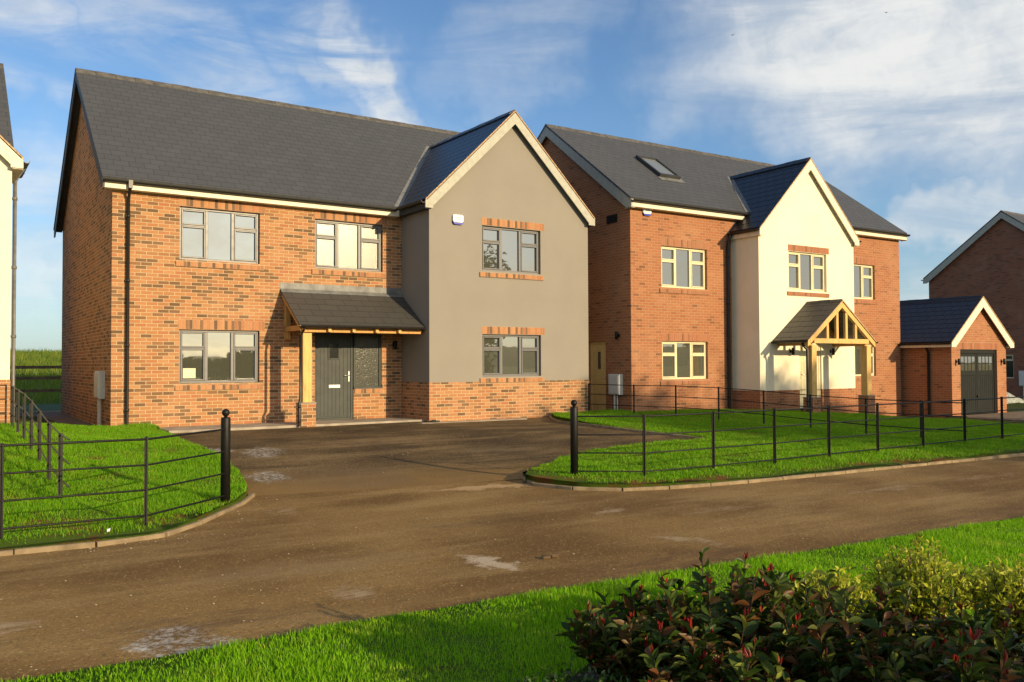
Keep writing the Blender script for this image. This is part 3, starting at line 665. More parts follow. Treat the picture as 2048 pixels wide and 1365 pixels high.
# ================================================================== HOUSE 1 (brown brick, grey gable)
H1 = empty('detached_house', (0, 0, 0), 'brown brick house with grey rendered gable, slate lean-to porch and grey front door', 'house', 'new detached houses')
Wg, RY, XL, ZP = 4.735, 1.402, -6.567, .95
RZ, RYM, EZ, EY = 8.549, 5.32, 5.195, 1.2; SL = (RZ-EZ)/(RYM-EY)
YB = 9.24; ZE = EZ+(RY-EY)*SL-.06
a1, a2 = 1.456, 3.197; p1, p2 = -5.245, -3.527; q1, q2 = -2.237, -.517
W1 = (p1, p2, 3.629, 4.766); W3 = (p1, p2, .99, 2.137); W2 = (q1, q2, 3.618, 4.766); W4 = (a1, a2, 3.6345, 4.7405); W5 = (a1, a2, 1.0685, 2.0958)
DH = (-2.235, -1.275, .07, 2.11); SH = (-1.275, -.545, .80, 2.11)
m = MB()
m.wall(XL, 0, -.3, ZE, RY, [W1, W3, W2, DH, SH])
gable_wall(m, XL, RY, YB, RYM, -.3, ZE, ZE+(RYM-RY)*SL)
m.poly([(XL, YB, -.3), (4.6, YB, -.3), (4.6, YB, ZE), (XL, YB, ZE)]); gable_wall(m, 4.6, RY, YB, RYM, -.3, ZE, ZE+(RYM-RY)*SL)
m.wall(-.010, Wg+.010, -.3, ZP, -.010)                      # plinth of the gable wing, a little proud of the render
m.poly([(-.010, -.010, -.3), (-.010, RY, -.3), (-.010, RY, ZP), (-.010, -.010, ZP)]); m.poly([(Wg+.01, -.010, -.3), (Wg+.01, RY, -.3), (Wg+.01, RY, ZP), (Wg+.01, -.010, ZP)])
m.poly([(-.010, -.010, ZP), (Wg+.01, -.010, ZP), (Wg+.01, .05, ZP), (-.010, .05, ZP)]); m.poly([(-.01, .05, ZP), (.05, .05, ZP), (.05, RY, ZP), (-.01, RY, ZP)])
m.build('brick_wall', BRICK1, H1)
GX, GZ_, GE = 2.345, 7.663, 5.207; GXL, GXR, GY = -.171, 4.863, -.148; GS = (GZ_-GE)/(GX-GXL)
zt = GE+(0-GXL)*GS-.06
m = MB(); m.wall(0, Wg, ZP, zt, 0, [W4, W5]); m.poly([(0, 0, zt), (Wg, 0, zt), (GX, 0, zt+GX*GS)])
m.poly([(0, 0, ZP), (0, 0, zt), (0, RY, zt), (0, RY, ZP)]); m.poly([(Wg, 0, ZP), (Wg, 0, zt), (Wg, RY+2, zt), (Wg, RY+2, ZP)])
m.build('rendered_wall', RENDER_GREY, H1)
# roofs
m = MB(); xl, xr = -6.782, 4.78
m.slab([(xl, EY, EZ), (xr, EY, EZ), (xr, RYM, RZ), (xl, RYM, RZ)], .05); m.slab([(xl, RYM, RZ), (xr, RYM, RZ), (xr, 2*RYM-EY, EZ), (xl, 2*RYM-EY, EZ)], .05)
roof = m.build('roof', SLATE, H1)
m = MB(); ridge_tiles(m, (xl, RYM, RZ), (xr, RYM, RZ)); m.build('ridge_tiles', RIDGE, roof)
m = MB()
for sgn in (1, -1):
    ye = EY if sgn == 1 else 2*RYM-EY
    m.extr([(xl+.015, RYM, RZ-.055), (xl+.015, ye, EZ-.055), (xl+.015, ye, EZ-.24), (xl+.015, ye+sgn*.18, EZ-.24), (xl+.015, RYM, RZ-.27)], (.025, 0, 0))
m.build('bargeboard', VERGE_DARK, roof)
m = MB()
m.slab([(xl+.04, EY+.05, EZ-.07), (XL, EY+.05, EZ-.07), (XL, RYM, RZ-.09), (xl+.04, RYM, RZ-.09)], .02); m.slab([(xl+.04, 2*RYM-EY-.05, EZ-.07), (XL, 2*RYM-EY-.05, EZ-.07), (XL, RYM, RZ-.09), (xl+.04, RYM, RZ-.09)], .02)
m.build('soffit', VERGE_DARK, roof)
# wing roof
yR = EY+(GZ_-EZ)/SL; yE = EY+(GE-EZ)/SL
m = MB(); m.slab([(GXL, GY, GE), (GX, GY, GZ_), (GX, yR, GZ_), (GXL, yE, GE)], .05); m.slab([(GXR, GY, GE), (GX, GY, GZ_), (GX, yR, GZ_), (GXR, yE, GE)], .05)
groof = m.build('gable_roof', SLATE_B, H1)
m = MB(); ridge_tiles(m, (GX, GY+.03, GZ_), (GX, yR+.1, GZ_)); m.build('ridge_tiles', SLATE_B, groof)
m = MB()
vA, vB = Vector((GXL, yE, GE)), Vector((GX, yR, GZ_)); off1 = Vector((.11, 0, .11*GS)); off2 = Vector((-.13, 0, 0)); lift = Vector((0, 0, .008))
m.slab([vA+lift, vB+lift, vB+off2+lift, vA+off2+lift], .004); m.slab([vA+lift+off1*.02, vB+lift, vB+lift+Vector((0, -.12, 0)), vA+lift+Vector((.0, -.14, 0))], .004)
m.build('valley_flashing', LEAD, groof)
m = MB(); barge(m, GX, GZ_-.05, GXL, GE-.05, GY); m.build('bargeboard', BARGE_GREY, groof)
m = MB(); barge(m, GX, GZ_-.05, GXR, GE-.05, GY); m.build('bargeboard', BARGE_GREY, groof)
m = MB()
for xe in (GXL, GXR): m.extr([(GX, GY-.008, GZ_-.012), (xe, GY-.008, GE-.012), (xe, GY-.008, GE-.046), (GX, GY-.008, GZ_-.046)], (0, .02, 0))
m.build('verge_mortar', VERGE_MORTAR, groof)
for xe, xw in ((GXL, -.002), (GXR, Wg+.002)):
    m = MB(); m.slab([(xw, GY+.03, GE-.21), (xe, GY+.03, GE-.21), (xe, yE if xe < 0 else 1.2, GE-.21), (xw, yE if xe < 0 else 1.2, GE-.21)], .015)
    m.box(min(xe, xe+.02), GY+.03, GE-.21, max(xe, xe+.02), 1.19, GE-.05)
    m.build('soffit', VERGE_DARK, groof)
m = MB(); gutter(m, (GXL-.055, GY+.0, GE-.05), (GXL-.055, 1.14, GE-.05)); m.build('gutter', BLACK_PLASTIC, groof); m = MB(); gutter(m, (GXR+.055, GY+.0, GE-.05), (GXR+.055, 1.2, GE-.05)); m.build('gutter', BLACK_PLASTIC, groof)
# eaves
m = MB(); m.box(-6.77, EY, EZ-.225, GXL-.0, EY+.02, EZ-.045); m.box(-6.77, EY+.02, EZ-.225, GXL, RY-.002, EZ-.21); m.build('fascia', FASCIA, H1)
m = MB(); gutter(m, (-6.79, EY-.055, EZ-.06), (GXL-.1, EY-.055, EZ-.06)); m.build('gutter', BLACK_PLASTIC, H1)
m = MB(); downpipe(m, [(-6.27, EY-.05, EZ-.09), (-6.27, EY-.03, EZ-.2), (-6.27, RY-.06, EZ-.42), (-6.27, RY-.06, .0)]); m.box(-6.31, EY-.115, EZ-.21, -6.23, EY-.03, EZ-.05); m.build('downpipe', BLACK_PLASTIC, H1)
for W in (W1, W3): window(H1, *W, RY, FRAME_GREY, GLASS, SOLD1)
window(H1, *W2, RY, FRAME_GREY, GLASS_FROST, SOLD1)
for W in (W4, W5): window(H1, *W, 0, FRAME_GREY, GLASS, SOLD1, lint_h=.19)
# front door
def panel_door(parent, x0, x1, z0, z1, y, mat, boards=7):
    m = MB(); m.box(x0, y, z0, x1, y+.045, z1); n = boards; s = (x1-x0-.16)/n
    for i in range(n): m.rbox(x0+.08+i*s+.003, y-.006, z0+.03, x0+.08+(i+1)*s-.003, y-.0005, z1-.03, .005)
    m.rbox(x0, y-.008, z0, x0+.076, y-.0005, z1, .003); m.rbox(x1-.076, y-.008, z0, x1, y-.0005, z1, .003)
    return m.build('door', mat, parent)
y = RY+.05
m = MB(); m.rbox(-2.235, y-.02, .085, -2.175, y+.06, 2.11); m.rbox(-1.335, y-.02, .085, -1.275, y+.06, 2.11); m.rbox(-2.175, y-.02, 2.05, -1.335, y+.06, 2.11); m.box(-2.175, y-.03, .085, -1.335, y+.06, .125)
m.build('door_frame', DOOR_GREY, H1)
d = panel_door(H1, -2.172, -1.338, .13, 2.047, y, DOOR_GREY)
m = MB(); X0, X1, Z0, Z1 = -1.90, -1.61, 1.49, 1.90
for q in ((X0, Z0, X0+.035, Z1), (X1-.035, Z0, X1, Z1), (X0+.035, Z0, X1-.035, Z0+.035), (X0+.035, Z1-.035, X1-.035, Z1)): m.rbox(q[0], y-.022, q[1], q[2], y-.009, q[3], .004)
m.build('glazing_frame', DOOR_GREY, d)
m = MB(); m.box(X0+.03, y-.013, Z0+.03, X1-.03, y-.007, Z1-.03); m.build('pane', GLASS_DARK, d)
m = MB(); m.rbox(-1.88, y-.016, .83, -1.60, y-.007, .905, .004); m.build('letterbox', CHROME, d)
m = MB(); m.rbox(-1.395, y-.018, .97, -1.365, y-.006, 1.22, .003); m.tube([(-1.38, y-.015, 1.12), (-1.38, y-.055, 1.12), (-1.50, y-.055, 1.115)], .011, 8); m.build('handle', CHROME, d)
# sidelight
f = MB(); f.rbox(-1.272, y-.02, .835, -1.21, y+.06, 2.11); f.rbox(-.60, y-.02, .835, -.545, y+.06, 2.11); f.rbox(-1.21, y-.02, 2.055, -.60, y+.06, 2.11); f.rbox(-1.21, y-.02, .80, -.60, y+.06, .855); f.box(-1.272, RY-.02, .80, -.53, y-.021, .834)
sl_ = f.build('sidelight', DOOR_GREY, H1)
m = MB(); m.box(-1.215, y+.01, .85, -.595, y+.02, 2.06); m.build('pane', GLASS_FROST2, sl_)
m = MB(); soldiers(m, -1.25, -.52, .685, .797, RY, .03, .02); m.build('sill', [SOLD1, MORTAR], sl_)
# lean-to porch
pr = MB(); PX0, PX1 = -3.06, -.02; PY, PZ, PZt = .16, 2.245, 3.085; ps = (PZt-PZ)/(RY-PY)
pr.slab([(PX0, PY, PZ), (PX1, PY, PZ), (PX1, RY-.003, PZt), (PX0, RY-.003, PZt)], .035)
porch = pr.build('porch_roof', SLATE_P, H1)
m = MB(); m.slab([(PX0, RY-.12, PZt-.12*ps+.012), (PX1, RY-.12, PZt-.12*ps+.012), (PX1, RY-.004, PZt+.018), (PX0, RY-.004, PZt+.018)], .006); m.box(PX0, RY-.008, PZt+.018, PX1, RY-.001, 3.24); m.build('flashing', LEAD, porch)
m = MB(); gutter(m, (PX0, PY-.045, PZ-.02), (PX1-.03, PY-.045, PZ-.02), .05); m.build('gutter', BLACK_PLASTIC, porch)
m = MB(); m.box(PX0, PY+.0, PZ-.072, PX1, PY+.02, PZ-.042); m.build('fascia', VERGE_DARK, porch)
m = MB(); m.box(-2.95, .27, 2.085, -.06, .40, 2.165); m.build('beam', OAK2, porch)
def z_under(yy, k): return PZ+(yy-PY)*ps-.04-k
for xx in (-2.36, -1.79, -1.23, -.66):
    m = MB(); m.extr([(xx-.035, .185, z_under(.185, 0)), (xx-.035, RY-.01, z_under(RY-.01, 0)), (xx-.035, RY-.01, z_under(RY-.01, .1)), (xx-.035, .268, z_under(.268, .1)), (xx-.035, .268, 2.095), (xx-.035, .185, 2.095)], (.07, 0, 0)); m.build('rafter', OAK, porch)
m = MB(); m.extr([(PX0+.03, .19, z_under(.19, 0)), (PX0+.03, RY-.01, z_under(RY-.01, 0)), (PX0+.03, RY-.01, z_under(RY-.01, .12)), (PX0+.03, .19, z_under(.19, .12))], (.06, 0, 0)); m.build('rafter', OAK2, porch)
m = MB(); m.box(-2.95, .401, 2.13, -2.83, RY-.01, 2.24); m.build('tie_beam', OAK2, porch)
m = MB(); m.box(-2.97, RY-.12, 1.95, -2.86, RY-.005, 2.125); m.box(-2.97, RY-.12, 2.245, -2.86, RY-.005, 2.87); m.build('wall_post', OAK2, porch)
m = MB(); m.rbox(-2.945, .26, .56, -2.745, .44, 2.064, .008); m.build('post', OAK, porch)
m = MB(); m.box(-3.01, .2, -.2, -2.675, .5, .535); m.build('pier', BRICK1, porch)
m = MB(); m.box(-3.02, .19, .535, -2.665, .51, .56); m.build('coping', PAVING, porch)
m = MB(); downpipe(m, [(-2.98, .11, 2.17), (-2.98, .12, 2.12), (-3.02, .2, 2.0), (-3.02, .2, .66), (-3.06, .16, .56), (-3.06, .16, .06)], .03); m.build('downpipe', BLACK_PLASTIC, porch)
lamp(-.22, RY-.001, 1.85, 'black wall lamp on shaded brick under the slate lean-to porch')
alarm(.76, -.001, 4.80, 'white and blue alarm box high on the grey rendered gable')
meter(XL-.001, 2.35, .68, 'pale meter box on the shaded brick side wall beside the front lawn', -math.pi/2, hgt=.58, wd=.55, floor=.05)
m = MB(); m.box(-5.15, RY+.058, 1.10, -4.89, RY+.061, 1.31); n_ = m.build('paper_notice', PAPER); tag(n_, 'small cream paper notice stuck inside the lower left window pane', 'notice')
n_.location = (0, .0, 0)
m = MB(); m.tube([(.02, -.06, .06), (.12, -.09, .055)], .03, 8); m.box(.1, -.12, .036, .2, -.06, .07); o_ = m.build('drain_shoe', BLACK_PLASTIC); tag(o_, 'short black drain pipe end at the foot of the grey gable corner', 'drain')

# ================================================================== HOUSE 2 (orange brick, cream gable)
PH = -.018; O2 = Vector((5.669, -.624, 0))
H2 = empty('detached_house', O2, 'orange brick house with cream rendered gable, roof window and oak gabled porch', 'house', 'new detached houses', PH)
def h2w(x, y, z): c, s = math.cos(PH), math.sin(PH); return (O2.x+x*c-y*s, O2.y+x*s+y*c, z)
HW, HE, HEY, HRY, HRZ = 11.869, 5.714, -.214, 3.63, 8.523; HS = (HRZ-HE)/(HRY-HEY); HB = 2*HRY
hz0 = HE+(0-HEY)*HS-.06
g0, g1, gy, gp = 3.78, 7.991, -1.008, .595
V6 = (1.087, 2.807, 3.43, 4.557); V10 = (1.087, 2.807, .93, 1.97); V7 = (5.02, 6.705, 3.44, 4.563); V8 = (8.79, 10.51, 3.43, 4.557); V9 = (8.79, 10.51, .93, 1.97)
m = MB(); m.wall(0, HW, -.5, hz0, 0, [V6, V10, V8, V9])
TS = Matrix.Rotation(-math.pi/2, 4, 'Z')                     # x to the right along the wall that faces -x
SD = (-1.80, -1.06, .02, 1.97)
ms = MB(TS); ms.wall(-HB, 0, -.5, hz0, 0, [SD]); 
m.v and None
o_ = len(m.v); m.v += [TS @ v for v in ms.v]; m.f += [[i+o_ for i in f] for f in ms.f]; m.m += ms.m; m.smooth += ms.smooth
m.poly([(0, 0, hz0), (0, HB, hz0), (0, HRY, hz0+HRY*HS)])
gable_wall(m, HW, 0, HB, HRY, -.6, hz0, hz0+HRY*HS); m.poly([(0, HB, -.5), (HW, HB, -.5), (HW, HB, hz0), (0, HB, hz0)])
m.wall(g0-.01, g1+.01, -.5, gp, gy-.01, [(5.43, 6.42, -.1, gp)]); m.poly([(g0-.01, gy-.01, -.5), (g0-.01, 0, -.5), (g0-.01, 0, gp), (g0-.01, gy-.01, gp)]); m.poly([(g1+.01, gy-.01, -.5), (g1+.01, 0, -.5), (g1+.01, 0, gp), (g1+.01, gy-.01, gp)])
m.poly([(g0-.01, gy-.01, gp), (5.43, gy-.01, gp), (5.43, gy+.05, gp), (g0-.01, gy+.05, gp)]); m.poly([(6.42, gy-.01, gp), (g1+.01, gy-.01, gp), (g1+.01, gy+.05, gp), (6.42, gy+.05, gp)])
m.build('brick_wall', BRICK2, H2)
KX, KZ, KE, KL, KR, KY = 5.907, 7.328, 5.122, 3.70, 8.114, -1.13; KS = (KZ-KE)/(KX-KL)
kt = KE+(g0-KL)*KS-.06
m = MB(); m.wall(g0, g1, gp, kt, gy, [V7, (5.43, 6.42, gp, 2.02)]); m.poly([(g0, gy, kt), (g1, gy, kt), (KX, gy, kt+(KX-g0)*KS)])
m.poly([(g0, gy, gp), (g0, gy, kt), (g0, 0, kt), (g0, 0, gp)]); m.poly([(g1, gy, gp), (g1, gy, kt), (g1, 0, kt), (g1, 0, gp)])
m.build('rendered_wall', RENDER_CREAM, H2)
m = MB(); hx0, hx1 = -.157, 12.03
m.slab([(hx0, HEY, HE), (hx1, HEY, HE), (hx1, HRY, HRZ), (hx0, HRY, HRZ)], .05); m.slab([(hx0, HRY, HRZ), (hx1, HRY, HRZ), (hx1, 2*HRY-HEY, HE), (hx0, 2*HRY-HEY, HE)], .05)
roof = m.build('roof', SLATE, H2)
m = MB(); ridge_tiles(m, (hx0, HRY, HRZ), (hx1, HRY, HRZ)); m.build('ridge_tiles', RIDGE, roof)
for xx, nm in ((hx0+.01, 0), (hx1-.04, 1)):
    m = MB()
    for sgn in (1, -1):
        ye = HEY if sgn == 1 else 2*HRY-HEY
        m.extr([(xx, HRY, HRZ-.055), (xx, ye, HE-.055), (xx, ye, HE-.25), (xx, ye+sgn*.2, HE-.25), (xx, HRY, HRZ-.34)], (.03, 0, 0))
    m.build('bargeboard', BARGE_GREY, roof)
m = MB(); m.slab([(hx0+.04, HEY+.02, HE-.24), (-.001, HEY+.02, HE-.24), (-.001, HEY+.3, HE-.24), (hx0+.04, HEY+.3, HE-.24)], .02); m.build('soffit', BARGE_GREY, roof)
# roof window
m = MB()
def rp(x, yy, h=0): n = Vector((0, -HS, 1)).normalized(); return Vector((x, yy, HE+(yy-HEY)*HS))+n*h
rx0, rx1, ry0, ry1 = 2.17, 2.98, 1.22, 2.28
n_ = Vector((0, -HS, 1)).normalized()
for a, b, c, d in ((rx0, rx0+.07, ry0, ry1), (rx1-.07, rx1, ry0, ry1), (rx0+.07, rx1-.07, ry0, ry0+.07), (rx0+.07, rx1-.07, ry1-.07, ry1)):
    m.extr([rp(a, c), rp(b, c), rp(b, d), rp(a, d)], n_*.10)
rw = m.build('roof_window', VERGE_DARK, roof)
m = MB(); m.extr([rp(rx0+.06, ry0+.06, .05), rp(rx1-.06, ry0+.06, .05), rp(rx1-.06, ry1-.06, .05), rp(rx0+.06, ry1-.06, .05)], n_*.01); m.build('pane', GLASS_SKY, rw)
m = MB(); m.extr([rp(rx0-.08, ry0-.16, .006), rp(rx1+.08, ry0-.16, .006), rp(rx1+.08, ry0-.001, .006), rp(rx0-.08, ry0-.001, .006)], n_*.01); m.extr([rp(rx1+.001, ry0, .006), rp(rx1+.09, ry0, .006), rp(rx1+.09, ry1, .006), rp(rx1+.001, ry1, .006)], n_*.01); m.build('flashing', LEAD, rw)
# wing roof
kyR = HEY+(KZ-HE)/HS; kxv = KL+(HE-KE)/KS; kxv2 = KR-(HE-KE)/KS
m = MB()
for xe, xv in ((KL, kxv), (KR, kxv2)):
    zz = lambda x: KE+abs(x-xe)*KS
    m.slab([(xe, KY, KE), (KX, KY, KZ), (KX, kyR, KZ), (xv, HEY, HE)], .05)
    m.slab([(xe, KY, KE), (xv, HEY, HE), (xv, -.004, HE), (xe, -.004, KE)], .05)
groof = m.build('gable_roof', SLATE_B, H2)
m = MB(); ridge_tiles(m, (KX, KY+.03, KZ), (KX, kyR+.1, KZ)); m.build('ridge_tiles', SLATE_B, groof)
m = MB(); vA, vB = Vector((kxv, HEY, HE)), Vector((KX, kyR, KZ)); lift = Vector((0, 0, .008))
m.slab([vA+lift, vB+lift, vB+Vector((-.12, 0, .008)), vA+Vector((-.12, 0, .008))], .004); m.slab([vA+lift, vB+lift, vB+Vector((0, -.1, .008)), vA+Vector((0, -.1, .008))], .004); m.build('valley_flashing', LEAD, groof)
m = MB(); m.extr([(KL+.02, -.006, KE+.05), (KL-.0, -.006, KE-.02), (kxv+.05, -.006, HE-.0), (kxv-.1, -.006, HE+.02)], (0, .004, 0)); m.build('step_flashing', LEAD, groof)
for xe in (KL, KR):
    m = MB(); barge(m, KX, KZ-.05, xe, KE-.05, KY); m.build('bargeboard', BARGE_CREAM, groof)
m = MB()
for xe in (KL, KR): m.extr([(KX, KY-.008, KZ-.012), (xe, KY-.008, KE-.012), (xe, KY-.008, KE-.046), (KX, KY-.008, KZ-.046)], (0, .02, 0))
m.build('verge_mortar', VERGE_MORTAR, groof)
for xe, xw in ((KL, g0-.002), (KR, g1+.002)):
    m = MB(); m.slab([(xw, KY+.03, KE-.21), (xe, KY+.03, KE-.21), (xe, -.01, KE-.21), (xw, -.01, KE-.21)], .015)
    m.box(xe, KY+.03, KE-.21, xe+.02, -.01, KE-.05)
    m.build('soffit', FASCIA, groof)
m = MB(); gutter(m, (KL-.055, KY, KE-.05), (KL-.055, -.02, KE-.05)); m.build('gutter', BLACK_PLASTIC, groof); m = MB(); gutter(m, (KR+.055, KY, KE-.05), (KR+.055, -.02, KE-.05)); m.build('gutter', BLACK_PLASTIC, groof)
m = MB(); m.box(hx0+.05, HEY, HE-.235, kxv-.06, HEY+.02, HE-.045); m.box(hx0+.05, HEY+.02, HE-.235, kxv-.06, -.002, HE-.22); m.build('fascia', FASCIA, H2); m = MB(); m.box(kxv2+.06, HEY, HE-.235, hx1-.05, HEY+.02, HE-.045); m.box(kxv2+.06, HEY+.02, HE-.235, hx1-.05, -.002, HE-.22); m.build('fascia', FASCIA, H2)
m = MB(); gutter(m, (hx0, HEY-.055, HE-.06), (kxv-.07, HEY-.055, HE-.06)); m.build('gutter', BLACK_PLASTIC, H2); m = MB(); gutter(m, (kxv2+.07, HEY-.055, HE-.06), (hx1, HEY-.055, HE-.06)); m.build('gutter', BLACK_PLASTIC, H2)
m = MB(); downpipe(m, [(3.64, -.12, KE-.1), (3.60, -.09, KE-.25), (3.58, -.07, KE-.4), (3.58, -.07, -.05)], .045); m.build('downpipe', BLACK_PLASTIC, H2)
for V in (V6, V10, V8, V9): window(H2, *V, 0, FRAME_CREAM, GLASS, SOLD2)
window(H2, *V7, gy, FRAME_CREAM, GLASS, SOLD2, lint_h=.19)
# front door of house 2
y = gy+.06; m = MB(); m.rbox(5.43, y-.02, .0, 5.50, y+.06, 2.02); m.rbox(6.35, y-.02, .0, 6.42, y+.06, 2.02); m.rbox(5.5, y-.02, 1.95, 6.35, y+.06, 2.02); m.build('door_frame', FRAME_CREAM, H2)
d = panel_door(H2, 5.503, 6.347, .03, 1.947, y, FRAME_CREAM, 6)
m = MB(); m.rbox(6.12, y-.02, .5, 6.22, y-.007, 1.7, .004); m.build('pane', GLASS_DARK, d)
m = MB(); m.rbox(5.545, y-.018, .9, 5.575, y-.006, 1.12, .003); m.tube([(5.56, y-.015, 1.03), (5.56, y-.055, 1.03), (5.67, y-.055, 1.03)], .011, 8); m.build('handle', CHROME, d)
# side door
m = MB(TS); m.rbox(-1.80, .05, .02, -1.74, .11, 1.97); m.rbox(-1.12, .05, .02, -1.06, .11, 1.97); m.rbox(-1.74, .05, 1.91, -1.12, .11, 1.97); m.build('door_frame', DOOR_CREAM, H2)
m = MB(TS); m.box(-1.738, .07, .03, -1.122, .11, 1.907); d = m.build('door', DOOR_CREAM, H2)
m = MB(TS); m.rbox(-1.47, .055, 1.22, -1.36, .0695, 1.70, .004); m.build('pane', GLASS_DARK, d)
m = MB(TS); m.tube([(-1.17, .068, .98), (-1.17, .02, .98), (-1.27, .02, .98)], .011, 8); m.build('handle', CHROME, d)
for k in (-.86, -.63):
    m = MB(TS); m.box(k-.11, -.004, 5.17, k+.11, -.001, 5.40)
    for j in range(4): m.box(k-.10, -.02, 5.19+j*.052, k+.10, -.0045, 5.225+j*.052)
    m.build('air_vent', BLACK_PLASTIC, H2)
# oak porch
CX, PA, PE, PYF, HWD = 5.79, 3.12, 1.99, -2.22, 1.5; PS = (PA-PE)/HWD
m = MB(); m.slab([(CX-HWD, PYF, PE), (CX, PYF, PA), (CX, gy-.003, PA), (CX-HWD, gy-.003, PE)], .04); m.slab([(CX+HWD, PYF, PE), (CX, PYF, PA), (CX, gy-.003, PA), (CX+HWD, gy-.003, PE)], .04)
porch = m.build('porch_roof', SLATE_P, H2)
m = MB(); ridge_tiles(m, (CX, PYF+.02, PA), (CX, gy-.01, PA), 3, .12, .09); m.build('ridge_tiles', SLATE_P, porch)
m = MB()
for sg in (-1, 1): m.extr([(CX, PYF-.006, PA-.012), (CX+sg*HWD, PYF-.006, PE-.012), (CX+sg*HWD, PYF-.006, PE-.045), (CX, PYF-.006, PA-.045)], (0, .02, 0))
m.build('verge_mortar', VERGE_MORTAR, porch)
for sg in (-1, 1):
    m = MB(); m.extr([(CX, PYF+.02, PA-.046), (CX+sg*(HWD-.02), PYF+.02, PE-.031), (CX+sg*(HWD-.02), PYF+.02, PE-.19), (CX, PYF+.02, PA-.22)], (0, .09, 0)); m.build('principal_rafter', OAK, porch)
zb = 1.90
m = MB(); m.box(CX-1.2, PYF+.03, zb, CX+1.2, PYF+.12, zb+.13); m.build('tie_beam', OAK, porch)
for dx in (-.62, -.2, .2, .62):
    m = MB(); m.box(CX+dx-.045, PYF+.035, zb+.13, CX+dx+.045, PYF+.105, PA-abs(dx)*PS-.21); m.build('stud', OAK, porch)
for sg, xc in ((-1, 4.57), (1, 6.97)):
    m = MB(); m.box(xc-.05, PYF+.121, zb-.06, xc+.05, gy-.01, zb+.06); m.build('wall_plate', OAK2, porch)
    m = MB(); m.rbox(xc-.10, -2.2, .44, xc+.10, -2.0, zb-.061, .008); m.build('post', OAK, porch)
    m = MB(); m.box(xc-.16, -2.26, -.3, xc+.16, -1.94, .42); m.build('pier', BRICK2, porch)
    m = MB(); m.box(xc-.17, -2.27, .42, xc+.17, -1.93, .44); m.build('coping', PAVING, porch)
for sg in (-1, 1):
    m = MB(); m.extr([(CX, gy-.09, PA-.05), (CX+sg*(HWD-.15), gy-.09, PE+.06), (CX+sg*(HWD-.15), gy-.09, PE-.04), (CX, gy-.09, PA-.17)], (0, .07, 0))
    m.build('rear_rafter', OAK2, porch)
m = MB(); gutter(m, (CX-HWD-.045, PYF, PE-.03), (CX-HWD-.045, gy-.02, PE-.03), .05); m.build('gutter', BLACK_PLASTIC, porch); m = MB(); gutter(m, (CX+HWD+.045, PYF, PE-.03), (CX+HWD+.045, gy-.02, PE-.03), .05); m.build('gutter', BLACK_PLASTIC, porch)
m = MB(); downpipe(m, [(4.30, -2.02, 1.92), (4.32, -2.02, 1.86), (4.40, -2.1, 1.72), (4.40, -2.1, .52), (4.36, -2.14, .4), (4.36, -2.14, -.02)], .036); m.build('downpipe', BLACK_PLASTIC, porch)
lamp(*h2w(5.05, gy-.001, 1.70), 'black wall lamp on cream render left of the oak porch door', PH)
lamp(*h2w(6.84, gy-.001, 1.70), 'black wall lamp on cream render right of the oak porch door', PH)
lamp(*h2w(-.001, .49, 2.12), 'black wall lamp on shaded brick side wall above the meter box', PH-math.pi/2)
alarm(*h2w(.563, -.001, 5.42), 'white and blue alarm box under the eaves of the orange brick house', PH)
meter(*h2w(-.001, .575, .53), 'pale grey meter box beside the cream side door', PH-math.pi/2, hgt=.56, wd=.47, floor=.0)

# ================================================================== GARAGE
GA = empty('garage', (17.75, -2.47, -.38), 'single brick garage with slate roof and dark grey up-and-over door', 'garage')
gw, gL = 3.43, 5.6
m = MB(); DO = (.52, 2.83, 0, 2.165); ze = 2.52
m.wall(0, gw, -.3, ze, 0, [DO], .12); m.poly([(0, 0, ze), (gw, 0, ze), (gw/2, 0, ze+gw/2*.8)])
m.poly([(0, 0, -.3), (0, gL, -.3), (0, gL, ze), (0, 0, ze)]); m.poly([(gw, 0, -.3), (gw, gL, -.3), (gw, gL, ze), (gw, 0, ze)]); m.poly([(0, gL, -.3), (gw, gL, -.3), (gw, gL, ze), (gw/2, gL, ze+gw/2*.8), (0, gL, ze)])
m.build('brick_wall', BRICK2, GA)
ov = .25; gap, gae = 3.95, 2.42; gs = (gap-gae)/(gw/2+ov)
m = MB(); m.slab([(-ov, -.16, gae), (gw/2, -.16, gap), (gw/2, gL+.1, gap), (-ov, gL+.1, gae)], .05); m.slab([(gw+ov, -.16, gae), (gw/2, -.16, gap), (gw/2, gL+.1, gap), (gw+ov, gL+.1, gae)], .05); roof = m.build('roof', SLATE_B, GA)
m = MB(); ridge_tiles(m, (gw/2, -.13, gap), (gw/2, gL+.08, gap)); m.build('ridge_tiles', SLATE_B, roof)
for xe in (-ov, gw+ov):
    m = MB(); barge(m, gw/2, gap-.05, xe, gae-.05, -.16, vert=.32, foot=.14, fw_=.2); m.build('bargeboard', BARGE_CREAM, roof)
m = MB()
for xe in (-ov, gw+ov): m.extr([(gw/2, -.168, gap-.012), (xe, -.168, gae-.012), (xe, -.168, gae-.046), (gw/2, -.168, gap-.046)], (0, .02, 0))
m.build('verge_mortar', VERGE_MORTAR, roof)
m = MB(); m.box(-ov, -.12, gae-.19, -ov+.02, gL, gae-.05); m.box(-ov+.02, -.12, gae-.19, -.002, gL, gae-.175); m.build('fascia', FASCIA, GA); m = MB(); m.box(gw+.002, -.12, gae-.19, gw+ov, gL, gae-.175); m.build('fascia', FASCIA, GA)
m = MB(); gutter(m, (-ov-.055, -.15, gae-.05), (-ov-.055, gL, gae-.05)); m.build('gutter', BLACK_PLASTIC, GA); m = MB(); gutter(m, (gw+ov+.055, -.15, gae-.05), (gw+ov+.055, gL, gae-.05)); m.build('gutter', BLACK_PLASTIC, GA)
